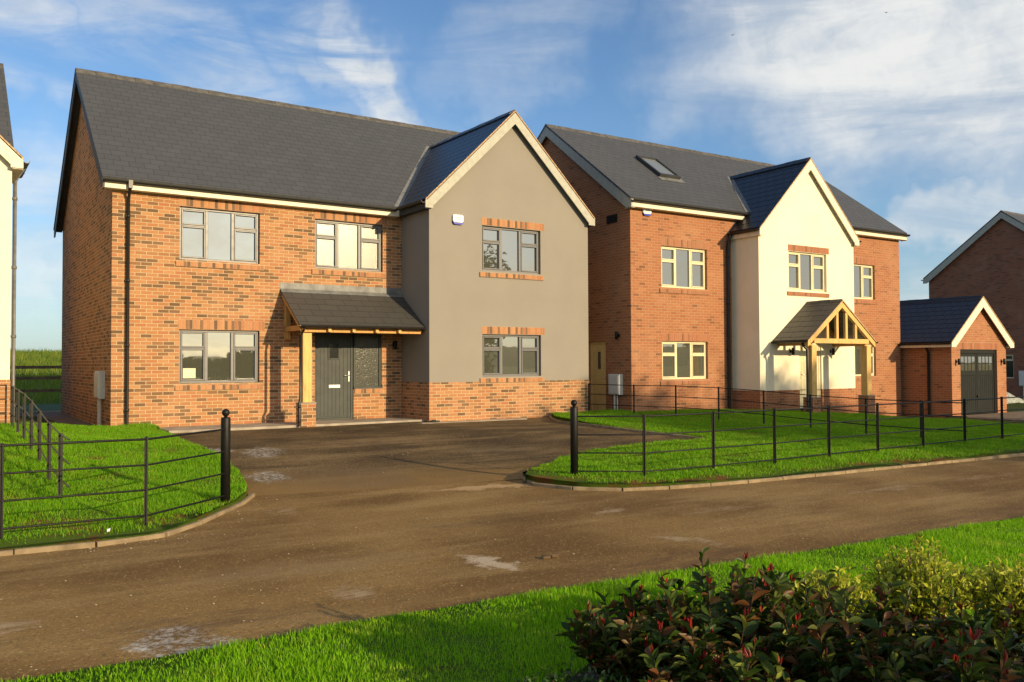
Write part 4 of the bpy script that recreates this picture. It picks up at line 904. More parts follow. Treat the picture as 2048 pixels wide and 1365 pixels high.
m = MB(); downpipe(m, [(-.2, .75, gae-.1), (-.1, .75, gae-.3), (-.06, .75, gae-.35), (-.06, .75, 0)], .045); m.build('downpipe', BLACK_PLASTIC, GA)
m = MB(); soldiers(m, .42, 2.93, 2.17, 2.385, 0, .004, .02); m.build('lintel', [SOLD2, MORTAR], GA)
m = MB(); m.rbox(.52, .05, 0, .60, .14, 2.165); m.rbox(2.75, .05, 0, 2.83, .14, 2.165); m.rbox(.6, .05, 2.03, 2.75, .14, 2.165); m.build('door_frame', GARAGE_GREY, GA)
m = MB(); m.box(.603, .09, .02, 2.747, .13, 2.027); mx_ = (.603+2.747)/2
for a, b in ((.603, mx_-.02), (mx_+.02, 2.747)):
    m.rbox(a+.0, .075, .02, a+.09, .0895, 2.027); m.rbox(b-.09, .075, .02, b, .0895, 2.027); m.rbox(a+.09, .075, .02, b-.09, .0895, .16); m.rbox(a+.09, .075, 1.30, b-.09, .0895, 1.46); m.rbox(a+.09, .075, 1.93, b-.09, .0895, 2.027)
    for k in range(7): s = (b-a-.18)/7; m.rbox(a+.09+k*s+.004, .082, .162, a+.09+(k+1)*s-.004, .0895, 1.298, .003)
m.rbox(mx_-.02, .068, .02, mx_+.02, .0895, 2.027)
gd = m.build('garage_door', GARAGE_GREY, GA)
for a, b in ((.693, mx_-.11), (mx_+.11, 2.657)):
    m = MB(); m.box(a, .084, 1.462, b, .0892, 1.928); pn = m.build('pane', GLASS, gd)
    m = MB()
    for k in (1, 2, 3): x_ = a+(b-a)*k/4; m.box(x_-.014, .076, 1.462, x_+.014, .0838, 1.928)
    m.box(a, .0765, 1.682, b, .0838, 1.71); m.build('glazing_bars', GARAGE_GREY, pn)
m = MB(); m.lathe([(0, .02), (.03, .02), (.03, -.05), (0, -.05)], (mx_-.02, .05, .62), 10); m.build('handle', BLACK_PLASTIC, gd)
lamp(18.02, -2.471, 1.38, 'black wall lamp on brick left of the garage door'); lamp(20.88, -2.471, 1.38, 'black wall lamp on brick right of the garage door')

# ================================================================== HOUSE 3 (far right, side gable in shade)
H3 = empty('detached_house', (33, -.4, -.4), 'distant brick house behind the garage with its gable end in shade', 'house', 'new detached houses')
def L3(x, y, z): return (x-33, y+.4, z+.4)
T3 = Matrix.Translation(L3(0, 0, 0)) ; r3y, r3z, e3 = 3.4, 8.59, 5.67; d3 = 3.974; s3 = (r3z-e3)/d3; yf, yb = r3y-d3+.2, r3y+d3-.2; ze3 = e3+.2*s3-.06
m = MB(T3); TSx = Matrix.Translation((33, 0, 0)) @ TS
W3x = (-3.56, -3.05, .58, 1.72)
ms = MB(TSx); ms.wall(-yb, -yf, -1.0, ze3, 0, [W3x])
m.v += [TSx @ v for v in ms.v]; m.f += ms.f; m.m += ms.m; m.smooth += ms.smooth
m.poly([(33, yf, ze3), (33, yb, ze3), (33, r3y, ze3+(yb-r3y)*s3)]); m.wall(33, 44, -1, ze3, yf)
m.poly([(33, yb, -1), (44, yb, -1), (44, yb, ze3), (33, yb, ze3)]); gable_wall(m, 44, yf, yb, r3y, -1, ze3, ze3+(yb-r3y)*s3)
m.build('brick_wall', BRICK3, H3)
m = MB(T3); m.slab([(32.8, r3y-d3, e3), (44.2, r3y-d3, e3), (44.2, r3y, r3z), (32.8, r3y, r3z)], .05); m.slab([(32.8, r3y+d3, e3), (44.2, r3y+d3, e3), (44.2, r3y, r3z), (32.8, r3y, r3z)], .05); roof = m.build('roof', SLATE, H3)
m = MB(T3); ridge_tiles(m, (32.8, r3y, r3z), (44.2, r3y, r3z)); m.build('ridge_tiles', RIDGE, roof)
m = MB(T3)
for sg in (-1, 1): m.extr([(32.81, r3y, r3z-.055), (32.81, r3y+sg*d3, e3-.055), (32.81, r3y+sg*d3, e3-.27), (32.81, r3y+sg*(d3-.2), e3-.27), (32.81, r3y, r3z-.36)], (.03, 0, 0))
m.build('bargeboard', BARGE_GREY, roof)
m = MB(T3); gutter(m, (32.8, r3y+d3+.055, e3-.06), (44.2, r3y+d3+.055, e3-.06)); m.build('gutter', BLACK_PLASTIC, roof); m = MB(T3); gutter(m, (44.2, r3y-d3-.055, e3-.06), (32.8, r3y-d3-.055, e3-.06)); m.build('gutter', BLACK_PLASTIC, roof)
window(H3, *W3x, 0, FRAME_CREAM, GLASS_DARK, SOLD2, T=T3 @ TSx, style='two', sill=False, lintel=False)
meter(32.999, 2.55, .22, 'white meter box on the shaded wall of the far brick house', -math.pi/2, hgt=.72, wd=.45, floor=-.4)

# ================================================================== HOUSE 0 (left edge, cream)
H0 = empty('detached_house', (-8.41, .5, .25), 'cream rendered house with brick plinth and slate roof at left edge', 'house', 'new detached houses')
T0 = Matrix.Translation((8.41, -.5, -.25)); x1, x0, y0 = -8.41, -13.1, .5; zp0 = 1.13
m = MB(T0); m.wall(x0-.01, x1+.01, -.2, zp0, y0-.01); m.poly([(x1+.01, y0-.01, -.2), (x1+.01, 9.5, -.2), (x1+.01, 9.5, zp0), (x1+.01, y0-.01, zp0)]); m.poly([(x0, y0, zp0), (x1+.01, y0-.01, zp0), (x1+.01, y0+.1, zp0), (x0, y0+.1, zp0)]); m.build('brick_plinth', BRICK1, H0)
ax, az0, ae = (x0+x1)/2, 7.66, 5.21; al, ar = x0-.17, x1+.17; as_ = (az0-ae)/(ax-al); zt = ae+.17*as_-.06
m = MB(T0); m.wall(x0, x1, zp0, zt, y0); m.poly([(x0, y0, zt), (x1, y0, zt), (ax, y0, zt+(ax-x0)*as_)])
m.poly([(x1, y0, zp0), (x1, 9.8, zp0), (x1, 9.8, zt), (x1, y0, zt)]); m.poly([(x0, y0, zp0), (x0, 2, zp0), (x0, 2, zt), (x0, y0, zt)]); m.poly([(-19, 1.95, -.2), (x0, 1.95, -.2), (x0, 1.95, 5.2), (-19, 1.95, 5.2)])
m.poly([(x1, 1.95, zt), (x1, 9.8, zt), (x1, 5.9, 8.4)]); m.poly([(-19, 9.8, -.2), (x1, 9.8, -.2), (x1, 9.8, 5.4), (-19, 9.8, 5.4)]); m.build('rendered_wall', RENDER_CREAM, H0)
m = MB(T0); rr = -8.24; m.slab([(-19.2, 1.75, 5.2), (rr, 1.75, 5.2), (rr, 5.9, 8.53), (-19.2, 5.9, 8.53)], .05); m.slab([(-19.2, 10.05, 5.2), (rr, 10.05, 5.2), (rr, 5.9, 8.53), (-19.2, 5.9, 8.53)], .05); roof = m.build('roof', SLATE, H0)
m = MB(T0); ridge_tiles(m, (-19.2, 5.9, 8.53), (rr, 5.9, 8.53)); m.build('ridge_tiles', RIDGE, roof)
yy0 = 1.75+(az0-5.2)/.8024
m = MB(T0)
for xe in (al, ar): m.slab([(xe, y0-.15, ae), (ax, y0-.15, az0), (ax, yy0, az0), (xe, 1.76, ae)], .05)
groof = m.build('gable_roof', SLATE_B, H0)
for xe in (al, ar):
    m = MB(T0); barge(m, ax, az0-.05, xe, ae-.05, y0-.15); m.build('bargeboard', BARGE_CREAM, groof)
m = MB(T0)
for xe in (al, ar): m.extr([(ax, y0-.158, az0-.012), (xe, y0-.158, ae-.012), (xe, y0-.158, ae-.046), (ax, y0-.158, az0-.046)], (0, .02, 0))
m.build('verge_mortar', VERGE_MORTAR, groof)
m = MB(T0); m.slab([(x1+.002, y0-.12, ae-.21), (ar, y0-.12, ae-.21), (ar, 1.9, ae-.21), (x1+.002, 1.9, ae-.21)], .015); m.box(ar-.02, y0-.12, ae-.21, ar, 1.9, ae-.05); m.build('soffit', FASCIA, groof)
m = MB(T0); gutter(m, (ar+.055, y0-.15, ae-.05), (ar+.055, 1.9, ae-.05)); m.build('gutter', plain('grey_gutter', (.16, .15, .14), .4), groof)
m = MB(T0); downpipe(m, [(ar+.05, y0+.35, ae-.1), (ar+.03, y0+.35, ae-.2), (x1+.06, y0+.12, ae-.42), (x1+.06, y0+.12, .2)], .034); m.build('downpipe', plain('grey_downpipe', (.15, .145, .135), .4), H0)

# ================================================================== FENCES AND BOLLARDS
def bollard(x, y, label):
    z = float(gz(x, y))
    o = empty('bollard', (x, y, z), label, 'bollard', 'black ball topped gate posts')
    m = MB(); m.lathe([(0, -.1), (.052, -.1), (.052, .985), (.048, 1.0), (0, 1.0)], n=24); m.build('shaft', BLACK_IRON, o)
    m = MB(); m.lathe([(0, 1.0), (.02, 1.0), (.018, 1.012), (.03, 1.022)] + [(.043*math.sin(t), 1.052-.043*math.cos(t)) for t in [math.pi*k/10 for k in range(3, 11)]], n=20); m.build('ball_finial', BLACK_IRON, o)
    return o
bollard(-6.92, -8.04, 'black ball topped post on the left lawn corner of the drive'); bollard(-2.50, -8.62, 'black ball topped post on the right lawn corner of the drive')
def fence(posts, label, height=.87, rails=(.845, .60, .36, .115), zfun=None, ends=None, lift=0.0):
    o = empty('estate_fence', (posts[0][0], posts[0][1], 0), label, 'fence', 'black iron estate fences'); bx, by = posts[0][:2]
    zz = zfun or (lambda x, y: float(gz(x, y))+.03)
    pm = None
    P = [Vector((x, y, zz(x, y)+lift)) for x, y in posts]
    for i, p in enumerate(P):
        d = (P[min(i+1, len(P)-1)]-P[max(i-1, 0)]); ang = math.atan2(d.y, d.x)
        if pm is None:
            m = MB(); m.box(-.007, -.0225, -.22, .007, .0225, height); m.box(-.0225, -.006, -.22, -.0075, .006, height-.004)
            m.tube([(-.010, 0, rails[0]), (.010, 0, rails[0])], .017, 8); q = m.build('post', BLACK_IRON, o); pm = q
        else: q = pm.copy(); COL.objects.link(q); q.parent = o
        q.location = (p.x-bx, p.y-by, p.z); q.rotation_euler = (0, 0, ang)
    E = [Vector((*e, zz(e[0], e[1])+lift)) for e in (ends or [])]
    line = P if not ends else ([E[0]] if ends[0] is not None else [])+P+([E[1]] if len(E) > 1 else [])
    for h in rails:
        m = MB(); m.tube([(p.x-bx, p.y-by, p.z+h+random.uniform(-.004, .004)) for p in line], .0095 if h < .8 else .011, 8); m.build('rail', BLACK_IRON, o)
    return o
fence([(-12.7, -8.75), (-11.5, -8.8), (-10.3, -8.85), (-9.1, -8.9), (-7.91, -8.92)], 'black iron estate fence along the front of the left lawn', ends=[(-12.7, -8.75), (-6.94, -8.08)])
fence([(-1.79, -9.21), (-.58, -9.3), (.72, -9.29), (2.1, -9.22), (3.42, -9.2), (4.68, -9.24), (6.1, -9.2), (7.55, -9.14), (9.0, -9.1), (10.4, -9.1)], 'long black estate fence along the front of the right lawn', ends=[(-2.48, -8.66), (10.4, -9.1)])
fence([(4.66, -.10), (5.1, -1.35), (5.42, -2.5), (5.72, -3.6), (5.96, -4.72), (6.14, -5.83), (6.19, -7.13), (6.2, -8.3)], 'black estate fence running from the grey gable corner to the road', .78, (.76, .50, .24), zfun=lambda x, y: float(gz(x, y))+.06, ends=[(4.66, -.10), (6.2, -9.19)])
def zFL(x, y): return float(gz(x, y))+.035
fence([(-8.42, -6.92+1.1*k) for k in range(7)], 'black estate fence between the left lawn and the cream house', .78, (.765, .52, .27), zfun=zFL, ends=[(-8.42, -7.62), (-8.44, .0)])
fence([(-8.5, .12), (-9.6, .12), (-10.7, .12)], 'short black fence in front of the cream house plinth', .78, (.765, .52, .27), zfun=zFL)
# back garden fence
bf = empty('post_and_rail_fence', (-8, 15, 0), 'brown timber post and rail fence in front of the crop field', 'fence')
for h in (.55, .97, 1.33):
    m = MB(); m.box(-10, -.02, h-.05, 22, .02, h+.05); m.build('rail', FENCE_WOOD, bf)
pm = None
for k in range(16):
    if pm is None: m = MB(); m.box(-.05, .021, -.2, .05, .12, 1.42); q = m.build('post', FENCE_WOOD, bf); pm = q
    else: q = pm.copy(); COL.objects.link(q); q.parent = bf
    q.location = (-10+2*k+.3, 0, 0)

# ================================================================== GRASS
def near_kerb(line, w0, w1):
    P = np.array(line)
    def f(x, y):
        d = np.full(len(x), 9.0)
        for a, b in zip(P, P[1:]):
            ab = b-a; t = np.clip(((x-a[0])*ab[0]+(y-a[1])*ab[1])/(ab@ab), 0, 1); d = np.minimum(d, np.hypot(x-a[0]-t*ab[0], y-a[1]-t*ab[1]))
        return np.clip((d-w0+.30*vnoise(x, y, 2.3, 50)+.1*vnoise(x, y, 9.0, 51))/(w1-w0), .02, 1)**2
    return f
BED = [(-7.75, -14.85), (-6.9, -14.35), (-5.0, -14.6), (-4.2, -15.9), (-5.6, -16.9), (-7.3, -16.6), (-7.85, -15.8)]
vis_verge = [(-10.6, -12.77), (-9.35, -12.85), (-8.55, -12.93), (-7.56, -12.98), (-6.52, -13.04), (-5.51, -13.12), (-4.79, -13.17), (-3.14, -13.3), (-.71, -13.52), (.6, -13.6), (-1.5, -15.6), (-5.0, -16.6), (-7.6, -16.6), (-9.6, -15.2)]
blades('grass', vis_verge, 210000, hV, .042, .0046, GRASS_V, .35, lean=.6, bare=lambda x, y: 1.0-.97*inside(np.stack([x, y], 1), np.array(BED)), label='lush green grass of the verge in front of the road')
blades('grass', [(-.75, -13.55), (8, -14.15), (8, -18), (-3.5, -18.5), (-5, -16.6), (-1.5, -15.6), (.6, -13.6)], 60000, hV, .05, .008, GRASS_V, .4, lean=.6, label='grass of the verge farther right along the road')
blades('grass', [(-14, -12.65), (-10.6, -12.78), (-9.6, -15.2), (-10.4, -17.0), (-14, -17.0)], 60000, hV, .05, .007, GRASS_V, .4, lean=.6, label='grass of the verge farther left along the road')
blades('grass', [(max(x, -11.5), y+.02) if y < -8 else (max(x, -11.5), y) for x, y in lawnL], 230000, hL, .055, .006, GRASS, .5, bare=near_kerb(kerbL[:6], .10, .50), lean=.7, label='green grass of the front lawn left of the drive')
lawnR_vis = [p for p in lawnR if p[0] < 13.5]
blades('grass', lawnR_vis, 290000, hR, .055, .008, GRASS, .55, bare=near_kerb(kerbR, .08, .50), lean=.7, label='green grass of the fenced lawn right of the drive')
blades('crop', [(-11, 17), (6, 17), (25, 64), (-9, 64)], 60000, lambda x, y: field_z(x, y), .38, .03, CROP, .5, label='yellow green crop growing in the field behind the gap', cat='crop')

# ================================================================== SHRUBS
def leaf_template(n=5, fold=.28, droop=.25, shape=None):
    shape = shape or [0.10, .72, 1.0, .72, .04]
    V = []; F = []
    for i in range(n):
        t = i/(n-1); w_ = shape[i]; zc = -droop*t*t
        V += [(-w_*.5, t, zc+fold*w_*.5), (0, t, zc), (w_*.5, t, zc+fold*w_*.5)]
    for i in range(n-1):
        for k in (0, 1): F.append((i*3+k, i*3+k+1, (i+1)*3+k+1, (i+1)*3+k))
    return np.array(V), np.array(F)
def leaves(name, items, mat, parent, tmpl):
    V0, F0 = tmpl; N = len(items); nv = len(V0)
    V = np.empty((N, nv, 3), np.float32)
    for i, (p, d, upv, L, W) in enumerate(items):
        d = np.array(d, float); d /= np.linalg.norm(d); x = np.cross(d, upv); nx = np.linalg.norm(x); x = x/nx if nx > 1e-6 else np.array([1., 0, 0]); z = np.cross(x, d)
        V[i] = np.array(p)+V0[:, :1]*W*x+V0[:, 1:2]*L*d+V0[:, 2:3]*L*z
    loops = (F0[None]+(np.arange(N)*nv)[:, None, None]).reshape(-1); nf = N*len(F0)
    return raw_mesh(name, V.reshape(-1, 3), loops, np.arange(nf)*4, np.full(nf, 4), mat, parent=parent)
def leaf_material(name, stops, rough=.3, trans=.25, spec=.5):
    m, nt = material(name); g = nt.add('ShaderNodeNewGeometry')
    c = nt.ramp(g.outputs['Random Per Island'], stops)
    n = nt.noise(g.outputs['Position'], 30.0, 3.0, .6); c = nt.mix(nt.math('MULTIPLY', n, .4), c, tuple(v*.5 for v in stops[0][1]))
    nt.set(nt.b.inputs['Base Color'], c); nt.b.inputs['Roughness'].default_value = rough; nt.b.inputs['Specular IOR Level'].default_value = spec
    tb = nt.add('ShaderNodeBsdfTranslucent'); nt.set(tb.inputs[0], c); mx = nt.add('ShaderNodeMixShader', Fac=trans)
    nt.l.new(nt.b.outputs[0], mx.inputs[1]); nt.l.new(tb.outputs[0], mx.inputs[2]); nt.l.new(mx.outputs[0], nt.out.inputs[0]); return m
PH_LEAF = leaf_material('photinia_leaf', [(0, (.03, .06, .01)), (.4, (.055, .095, .013)), (.64, (.11, .15, .02)), (.76, (.15, .085, .027)), (.90, (.16, .055, .022)), (.96, (.28, .32, .05)), (1, (.4, .42, .08))], .42, .3, .25)
PH_RED = leaf_material('photinia_red_shoot', [(0, (.28, .02, .015)), (.6, (.38, .035, .022)), (1, (.30, .07, .03))], .3, .3)
EU_LEAF = leaf_material('variegated_leaf', [(0, (.20, .28, .02)), (.3, (.55, .60, .035)), (.8, (.74, .74, .10)), (1, (.14, .22, .02))], .45, .45, .3)
SM_LEAF = leaf_material('small_green_leaf', [(0, (.03, .08, .01)), (.6, (.07, .15, .02)), (1, (.12, .2, .04))], .4, .3)
TREE_LEAF = leaf_material('tree_leaf', [(0, (.025, .04, .012)), (.6, (.045, .065, .02)), (1, (.07, .08, .025))], .6, .2)
STEM = plain('red_brown_stem', (.07, .035, .02), .7); BARK = plain('bark', (.12, .09, .06), .9, .2, 6)
STRAP = leaf_material('strap_leaf', [(0, (.09, .18, .02)), (.6, (.2, .28, .05)), (1, (.3, .33, .1))], .4, .3)
T_BROAD = leaf_template(5, .35, .18, [.10, .62, 1.0, .78, .04]); T_NARROW = leaf_template(5, .5, -.12, [.2, .9, 1.0, .6, .03]); T_SMALL = leaf_template(4, .3, .15, [.1, .9, .85, .05])
def unit(a, e): return np.array([math.cos(a)*math.cos(e), math.sin(a)*math.cos(e), math.sin(e)])
def photinia(x, y, h, sp, label, seed, red=.5, dens=1.0):
    rg = np.random.default_rng(seed); z = float(hV(np.array([x]), np.array([y]))[0])
    o = empty('photinia_shrub', (x, y, z), label, 'shrub', 'red tipped evergreen shrubs'); LV = []; RD = []; st = MB()
    ns = int(32*dens)
    for s in range(ns):
        a = rg.uniform(0, 2*math.pi); rad = sp*math.sqrt(rg.uniform(.02, 1)); top = np.array([math.cos(a)*rad, math.sin(a)*rad, h*rg.uniform(.62, 1.2)*(1-.28*(rad/sp)**2)])
        b0 = np.array([math.cos(a)*rad*.2, math.sin(a)*rad*.2, 0]); mid = (b0+top)/2+np.array([math.cos(a), math.sin(a), 0])*rad*.16
        pts = [(1-t)**2*b0+2*t*(1-t)*mid+t*t*top for t in np.linspace(0, 1, 7)]
        st.tube([tuple(p) for p in pts], [.005, .0045, .004, .0035, .003, .0025, .002], 5)
        n = rg.integers(21, 28)
        for k in range(n):
            t = .22+.78*k/n; i = min(5, int(t*6)); p = pts[i]+(pts[i+1]-pts[i])*(t*6-i); ga = k*2.4+rg.uniform(-.4, .4)
            e = rg.uniform(.0, .95)+.25*t; d = unit(ga, e); L = rg.uniform(.05, .10)*(1.0 if t < .9 else .75)
            LV.append((p, d, np.array([rg.uniform(-.9, .9), rg.uniform(-.9, .9), .7]), L, L*rg.uniform(.36, .46)))
        for tw in range(4):                                   # side twigs
            t = rg.uniform(.35, .85); i = min(5, int(t*6)); p = pts[i]; d = unit(rg.uniform(0, 6.28), rg.uniform(.1, .9)); q = p+d*rg.uniform(.06, .13)
            st.tube([tuple(p), tuple(q)], [.003, .002], 4)
            for k in range(6):
                dd = unit(k*2.4+rg.uniform(-.4, .4), rg.uniform(0, 1.0)); L = rg.uniform(.045, .085)
                LV.append((p+(q-p)*(.4+.1*k), dd, np.array([rg.uniform(-.4, .4), rg.uniform(-.4, .4), 1.0]), L, L*rg.uniform(.36, .46)))
            if rg.uniform() < red*.5:
                for k in range(3): RD.append((q, unit(rg.uniform(0, 6.28), rg.uniform(1.1, 1.5)), unit(rg.uniform(0, 6.28), 0), rg.uniform(.02, .036), rg.uniform(.004, .007)))
        if rg.uniform() < red*1.15:
            for k in range(rg.integers(2, 5)): RD.append((pts[-1]-np.array([0, 0, .005]), unit(rg.uniform(0, 6.28), rg.uniform(1.0, 1.5)), unit(rg.uniform(0, 6.28), 0), rg.uniform(.026, .05), rg.uniform(.005, .009)))
    st.build('stem', STEM, o); leaves('foliage', LV, PH_LEAF, o, T_BROAD)
    if RD: leaves('red_leaves', RD, PH_RED, o, T_NARROW)
    return o
def bushy(name, x, y, h, sp, n, mat, tmpl, L, label, cat, seed, group=None, cone=.6, wr=.5):
    rg = np.random.default_rng(seed); z = float(hV(np.array([x]), np.array([y]))[0]); o = empty(name, (x, y, z), label, cat, group); st = MB(); LV = []
    ns = max(5, n//26)
    for s in range(ns):
        a = rg.uniform(0, 6.28); rad = sp*math.sqrt(rg.uniform(0, 1)); top = np.array([math.cos(a)*rad, math.sin(a)*rad, h*(1-cone*(rad/sp)**1.5)*rg.uniform(.8, 1.05)]); b0 = top*np.array([.25, .25, 0])
        st.tube([tuple(b0), tuple((b0+top)/2+np.array([0, 0, .02])), tuple(top)], [.004, .003, .0015], 4)
        for k in range(26):
            t = rg.uniform(.35, 1.0); p = b0+(top-b0)*t+rg.normal(0, .018, 3); l = L*rg.uniform(.6, 1.2)
            LV.append((p, unit(rg.uniform(0, 6.28), rg.uniform(.0, 1.35)), np.array([rg.uniform(-1, 1), rg.uniform(-1, 1), .5]), l, l*wr))
    st.build('stem', STEM, o); leaves('foliage', LV, mat, o, tmpl); return o
PHS = [(-6.99, -14.79, 0.44, 0.33, 'dark green leaved red tipped shrub at the left end of the bed', 0.6000000000000001),
       (-6.81, -15.11, 0.58, 0.41, 'fullest red tipped shrub with upright shoots left of centre of the bed', 0.6400000000000001),
       (-7.13, -15.41, 0.4, 0.29, 'low red tipped shrub at the front edge of the bed beside the camera', 0.5599999999999999),
       (-6.45, -15.46, 0.58, 0.39, 'tall red tipped shrub with bronze leaves in the middle of the bed', 0.36000000000000004),
       (-6.52, -15.96, 0.47, 0.31, 'red tipped shrub nearest the bottom edge of the picture', 0.48),
       (-6.08, -15.76, 0.51, 0.38, 'glossy dark red tipped shrub right of the middle of the bed', 0.32000000000000006),
       (-5.71, -16.14, 0.49, 0.36, 'dark leaved red tipped shrub at the right end of the bed', 0.27999999999999997),
       (-6.1, -14.82, 0.44, 0.38, 'red tipped shrub at the back of the bed between yellow bushes', 0.24)]
for i, (x, y, h, sp, lb, rd) in enumerate(PHS): photinia(x, y, h, sp, lb, 100+i, rd)
for i, (x, y, h, sp, lb) in enumerate([(-5.76, -14.95, 0.44, 0.26, 'yellow green variegated bush left of the tallest yellow bush'), (-5.3, -15.17, 0.57, 0.28, 'tallest yellow green variegated bush behind the red tipped shrubs'), (-4.95, -15.51, 0.5, 0.31, 'yellow green variegated bush at the right edge of the bed'), (-6.73, -14.78, 0.42, 0.22, 'small yellow green variegated bush behind the left red tipped shrubs')]):
    bushy('variegated_bush', x, y, h, sp, 3900, EU_LEAF, T_SMALL, .036, lb, 'shrub', 200+i, 'yellow variegated bushes', .3)
bushy('ground_cover_plant', -7.42, -14.95, .24, .34, 1500, SM_LEAF, T_SMALL, .03, 'low green leafy plant spreading at the left foot of the bed', 'plant', 300)
bushy('ground_cover_plant', -6.95, -15.70, .22, .36, 1500, SM_LEAF, T_SMALL, .03, 'low green leafy plant between the nearest red tipped shrubs', 'plant', 301)
bushy('ground_cover_plant', -5.35, -16.0, .36, .32, 1500, SM_LEAF, T_SMALL, .035, 'bright green leafy plant under the right yellow bush', 'plant', 302)
def strap_plant(x, y, h, label, seed):
    rg = np.random.default_rng(seed); z = float(hV(np.array([x]), np.array([y]))[0]); V = []; lo = []; stt = []; to = []
    for b in range(26):
        a = rg.uniform(0, 6.28); L = h*rg.uniform(.7, 1.25); out = rg.uniform(.25, .75)*L; w_ = rg.uniform(.006, .011); base = len(V); px = -math.sin(a)*w_, math.cos(a)*w_
        for k in range(8):
            t = k/7; r_ = out*t**1.4; zz = L*(t*1.25-.62*t**2.6); ww = (1-t**3)
            V += [(math.cos(a)*r_-px[0]*ww, math.sin(a)*r_-px[1]*ww, zz), (math.cos(a)*r_+px[0]*ww, math.sin(a)*r_+px[1]*ww, zz)]
        for k in range(7): stt.append(len(lo)); lo += [base+2*k, base+2*k+1, base+2*k+3, base+2*k+2]; to.append(4)
    o = raw_mesh('ornamental_grass', np.array(V), lo, stt, to, STRAP, label, 'plant'); o.location = (x, y, z); return o
strap_plant(-5.74, -15.70, 0.43, 'arching pale green strap leaved grass among the dark shrubs', 5)
soil_bed = sheet('planting_bed', BED, plain('dark_bed_soil', (.03, .022, .014), .95, .2, 8, bmp=.02, bscale=30), lambda x, y: hV(x, y)+.012, .3)

# ================================================================== TREES ACROSS THE ROAD (behind the photographer: they shade the right lawn and show in the window glass)
def tree(x, y, h, r, label, seed, n=7000, bare=.06):
    rg = np.random.default_rng(seed); o = empty('broadleaf_tree', (x, y, float(gz(x, y))-.1), label, 'tree', 'trees across the road'); st = MB(); LV = []
    st.tube([(0, 0, 0), (.1, .05, h*.3), (.05, .1, h*.6), (0, 0, h*.9)], [.22, .17, .11, .03], 8)
    for s in range(26):
        a = rg.uniform(0, 6.28); z0 = h*rg.uniform(bare+.06, .8); tip = np.array([0, 0, z0])+unit(a, rg.uniform(.1, .9))*r*rg.uniform(.5, .95)
        st.tube([(0, 0, z0), tuple((np.array([0, 0, z0])+tip)/2+np.array([0, 0, .15])), tuple(tip)], [.07, .045, .015], 5)
    for c in range(95):
        t = rg.uniform(0, 1); a = rg.uniform(0, 6.28); rr_ = r*math.sqrt(rg.uniform(0, 1))*min(1, .45+2.2*t)*math.sqrt(max(.03, 1-((t-.46)/.56)**6)); cc = np.array([math.cos(a)*rr_, math.sin(a)*rr_, h*(bare+(1-bare)*t)-.2])
        for k in range(n//95):
            LV.append((cc+rg.normal(0, .46, 3), unit(rg.uniform(0, 6.28), rg.uniform(-1, 1)), rg.normal(0, 1, 3), rg.uniform(.24, .42), rg.uniform(.18, .28)))
    st.build('trunk', BARK, o); leaves('crown', LV, TREE_LEAF, o, T_SMALL); return o
TR = [(18.3, -42, 11.6, 3.9), (22.8, -43, 11.9, 3.7), (26.4, -41.5, 11.2, 2.6)]
TL = ['leftmost and broadest tree of the row across the road', 'middle tree of the row across the road', 'narrow tree at the right end of the row across the road']
for i, (x, y, h, r) in enumerate(TR): tree(x, y, h, r, TL[i], 400+i)
def shade_hedge(x0, x1, y, h, seed):  # unseen, added to throw shade over the shrub bed and verge
    rg = np.random.default_rng(seed); o = empty('shade_hedge', ((x0+x1)/2, y, -.15), 'unseen hedge behind the photographer', 'shade_hedge'); LV = []; st = MB(); L_ = x1-x0
    for k in range(34):
        a = x0+L_*(k+.5)/34-(x0+x1)/2; st.tube([(a, 0, 0), (a+rg.uniform(-.1, .1), rg.uniform(-.15, .15), h*.8)], [.02, .008], 5)
    for k in range(9000):
        a = rg.uniform(-L_/2, L_/2); top = h*(1.0 if a+(x0+x1)/2 < -4.5 else .68)*(.86+.14*math.sin(a*1.9+seed)+.10*math.sin(a*4.7)); LV.append(((a, rg.normal(0, .22), top*rg.uniform(.05, 1)**.7), unit(rg.uniform(0, 6.28), rg.uniform(-.5, 1.2)), rg.normal(0, 1, 3), rg.uniform(.06, .11), rg.uniform(.04, .07)))
    st.build('stem', BARK, o); leaves('foliage', LV, TREE_LEAF, o, T_SMALL)
shade_hedge(-5.8, 2.5, -19.6, 1.45, 2)
def hills():
    V = []; q = []; n = 90
    for i in range(n+1):
        a = R(95+i*3.2-60); c, s = math.cos(-a), math.sin(-a); hh = 8+2.5*math.sin(i*.31)+1.2*math.sin(i*.83+1)
        for rr_, zz in ((330, -1), (400, hh*.55), (470, hh), (620, hh*.8), (800, -1)): V.append((c*rr_, s*rr_, zz))
    for i in range(n):
        for k in range(4): q.append((i*5+k, (i+1)*5+k, (i+1)*5+k+1, i*5+k+1))
    q = np.array(q); o = raw_mesh('hills', np.array(V), q.ravel(), np.arange(len(q))*4, np.full(len(q), 4), HILL); o['kind'] = 'structure'
hills()
def far_wood():
    rg = np.random.default_rng(9); LV = []
    for k in range(7000):
        x = rg.uniform(-70, 60); y = -115+rg.normal(0, 2.5)-.1*x; top = 2.3+.8*math.sin(x*.21)+.6*math.sin(x*.57+2)
        LV.append(((x, y, rg.uniform(-.5, top)), unit(rg.uniform(0, 6.28), rg.uniform(-1, 1)), rg.normal(0, 1, 3), rg.uniform(.9, 1.6), rg.uniform(.8, 1.4)))
    o = leaves('far_wood', LV, TREE_LEAF, None, T_SMALL); tag(o, 'far belt of low woodland behind the photographer', 'woodland', kind='stuff')
far_wood()

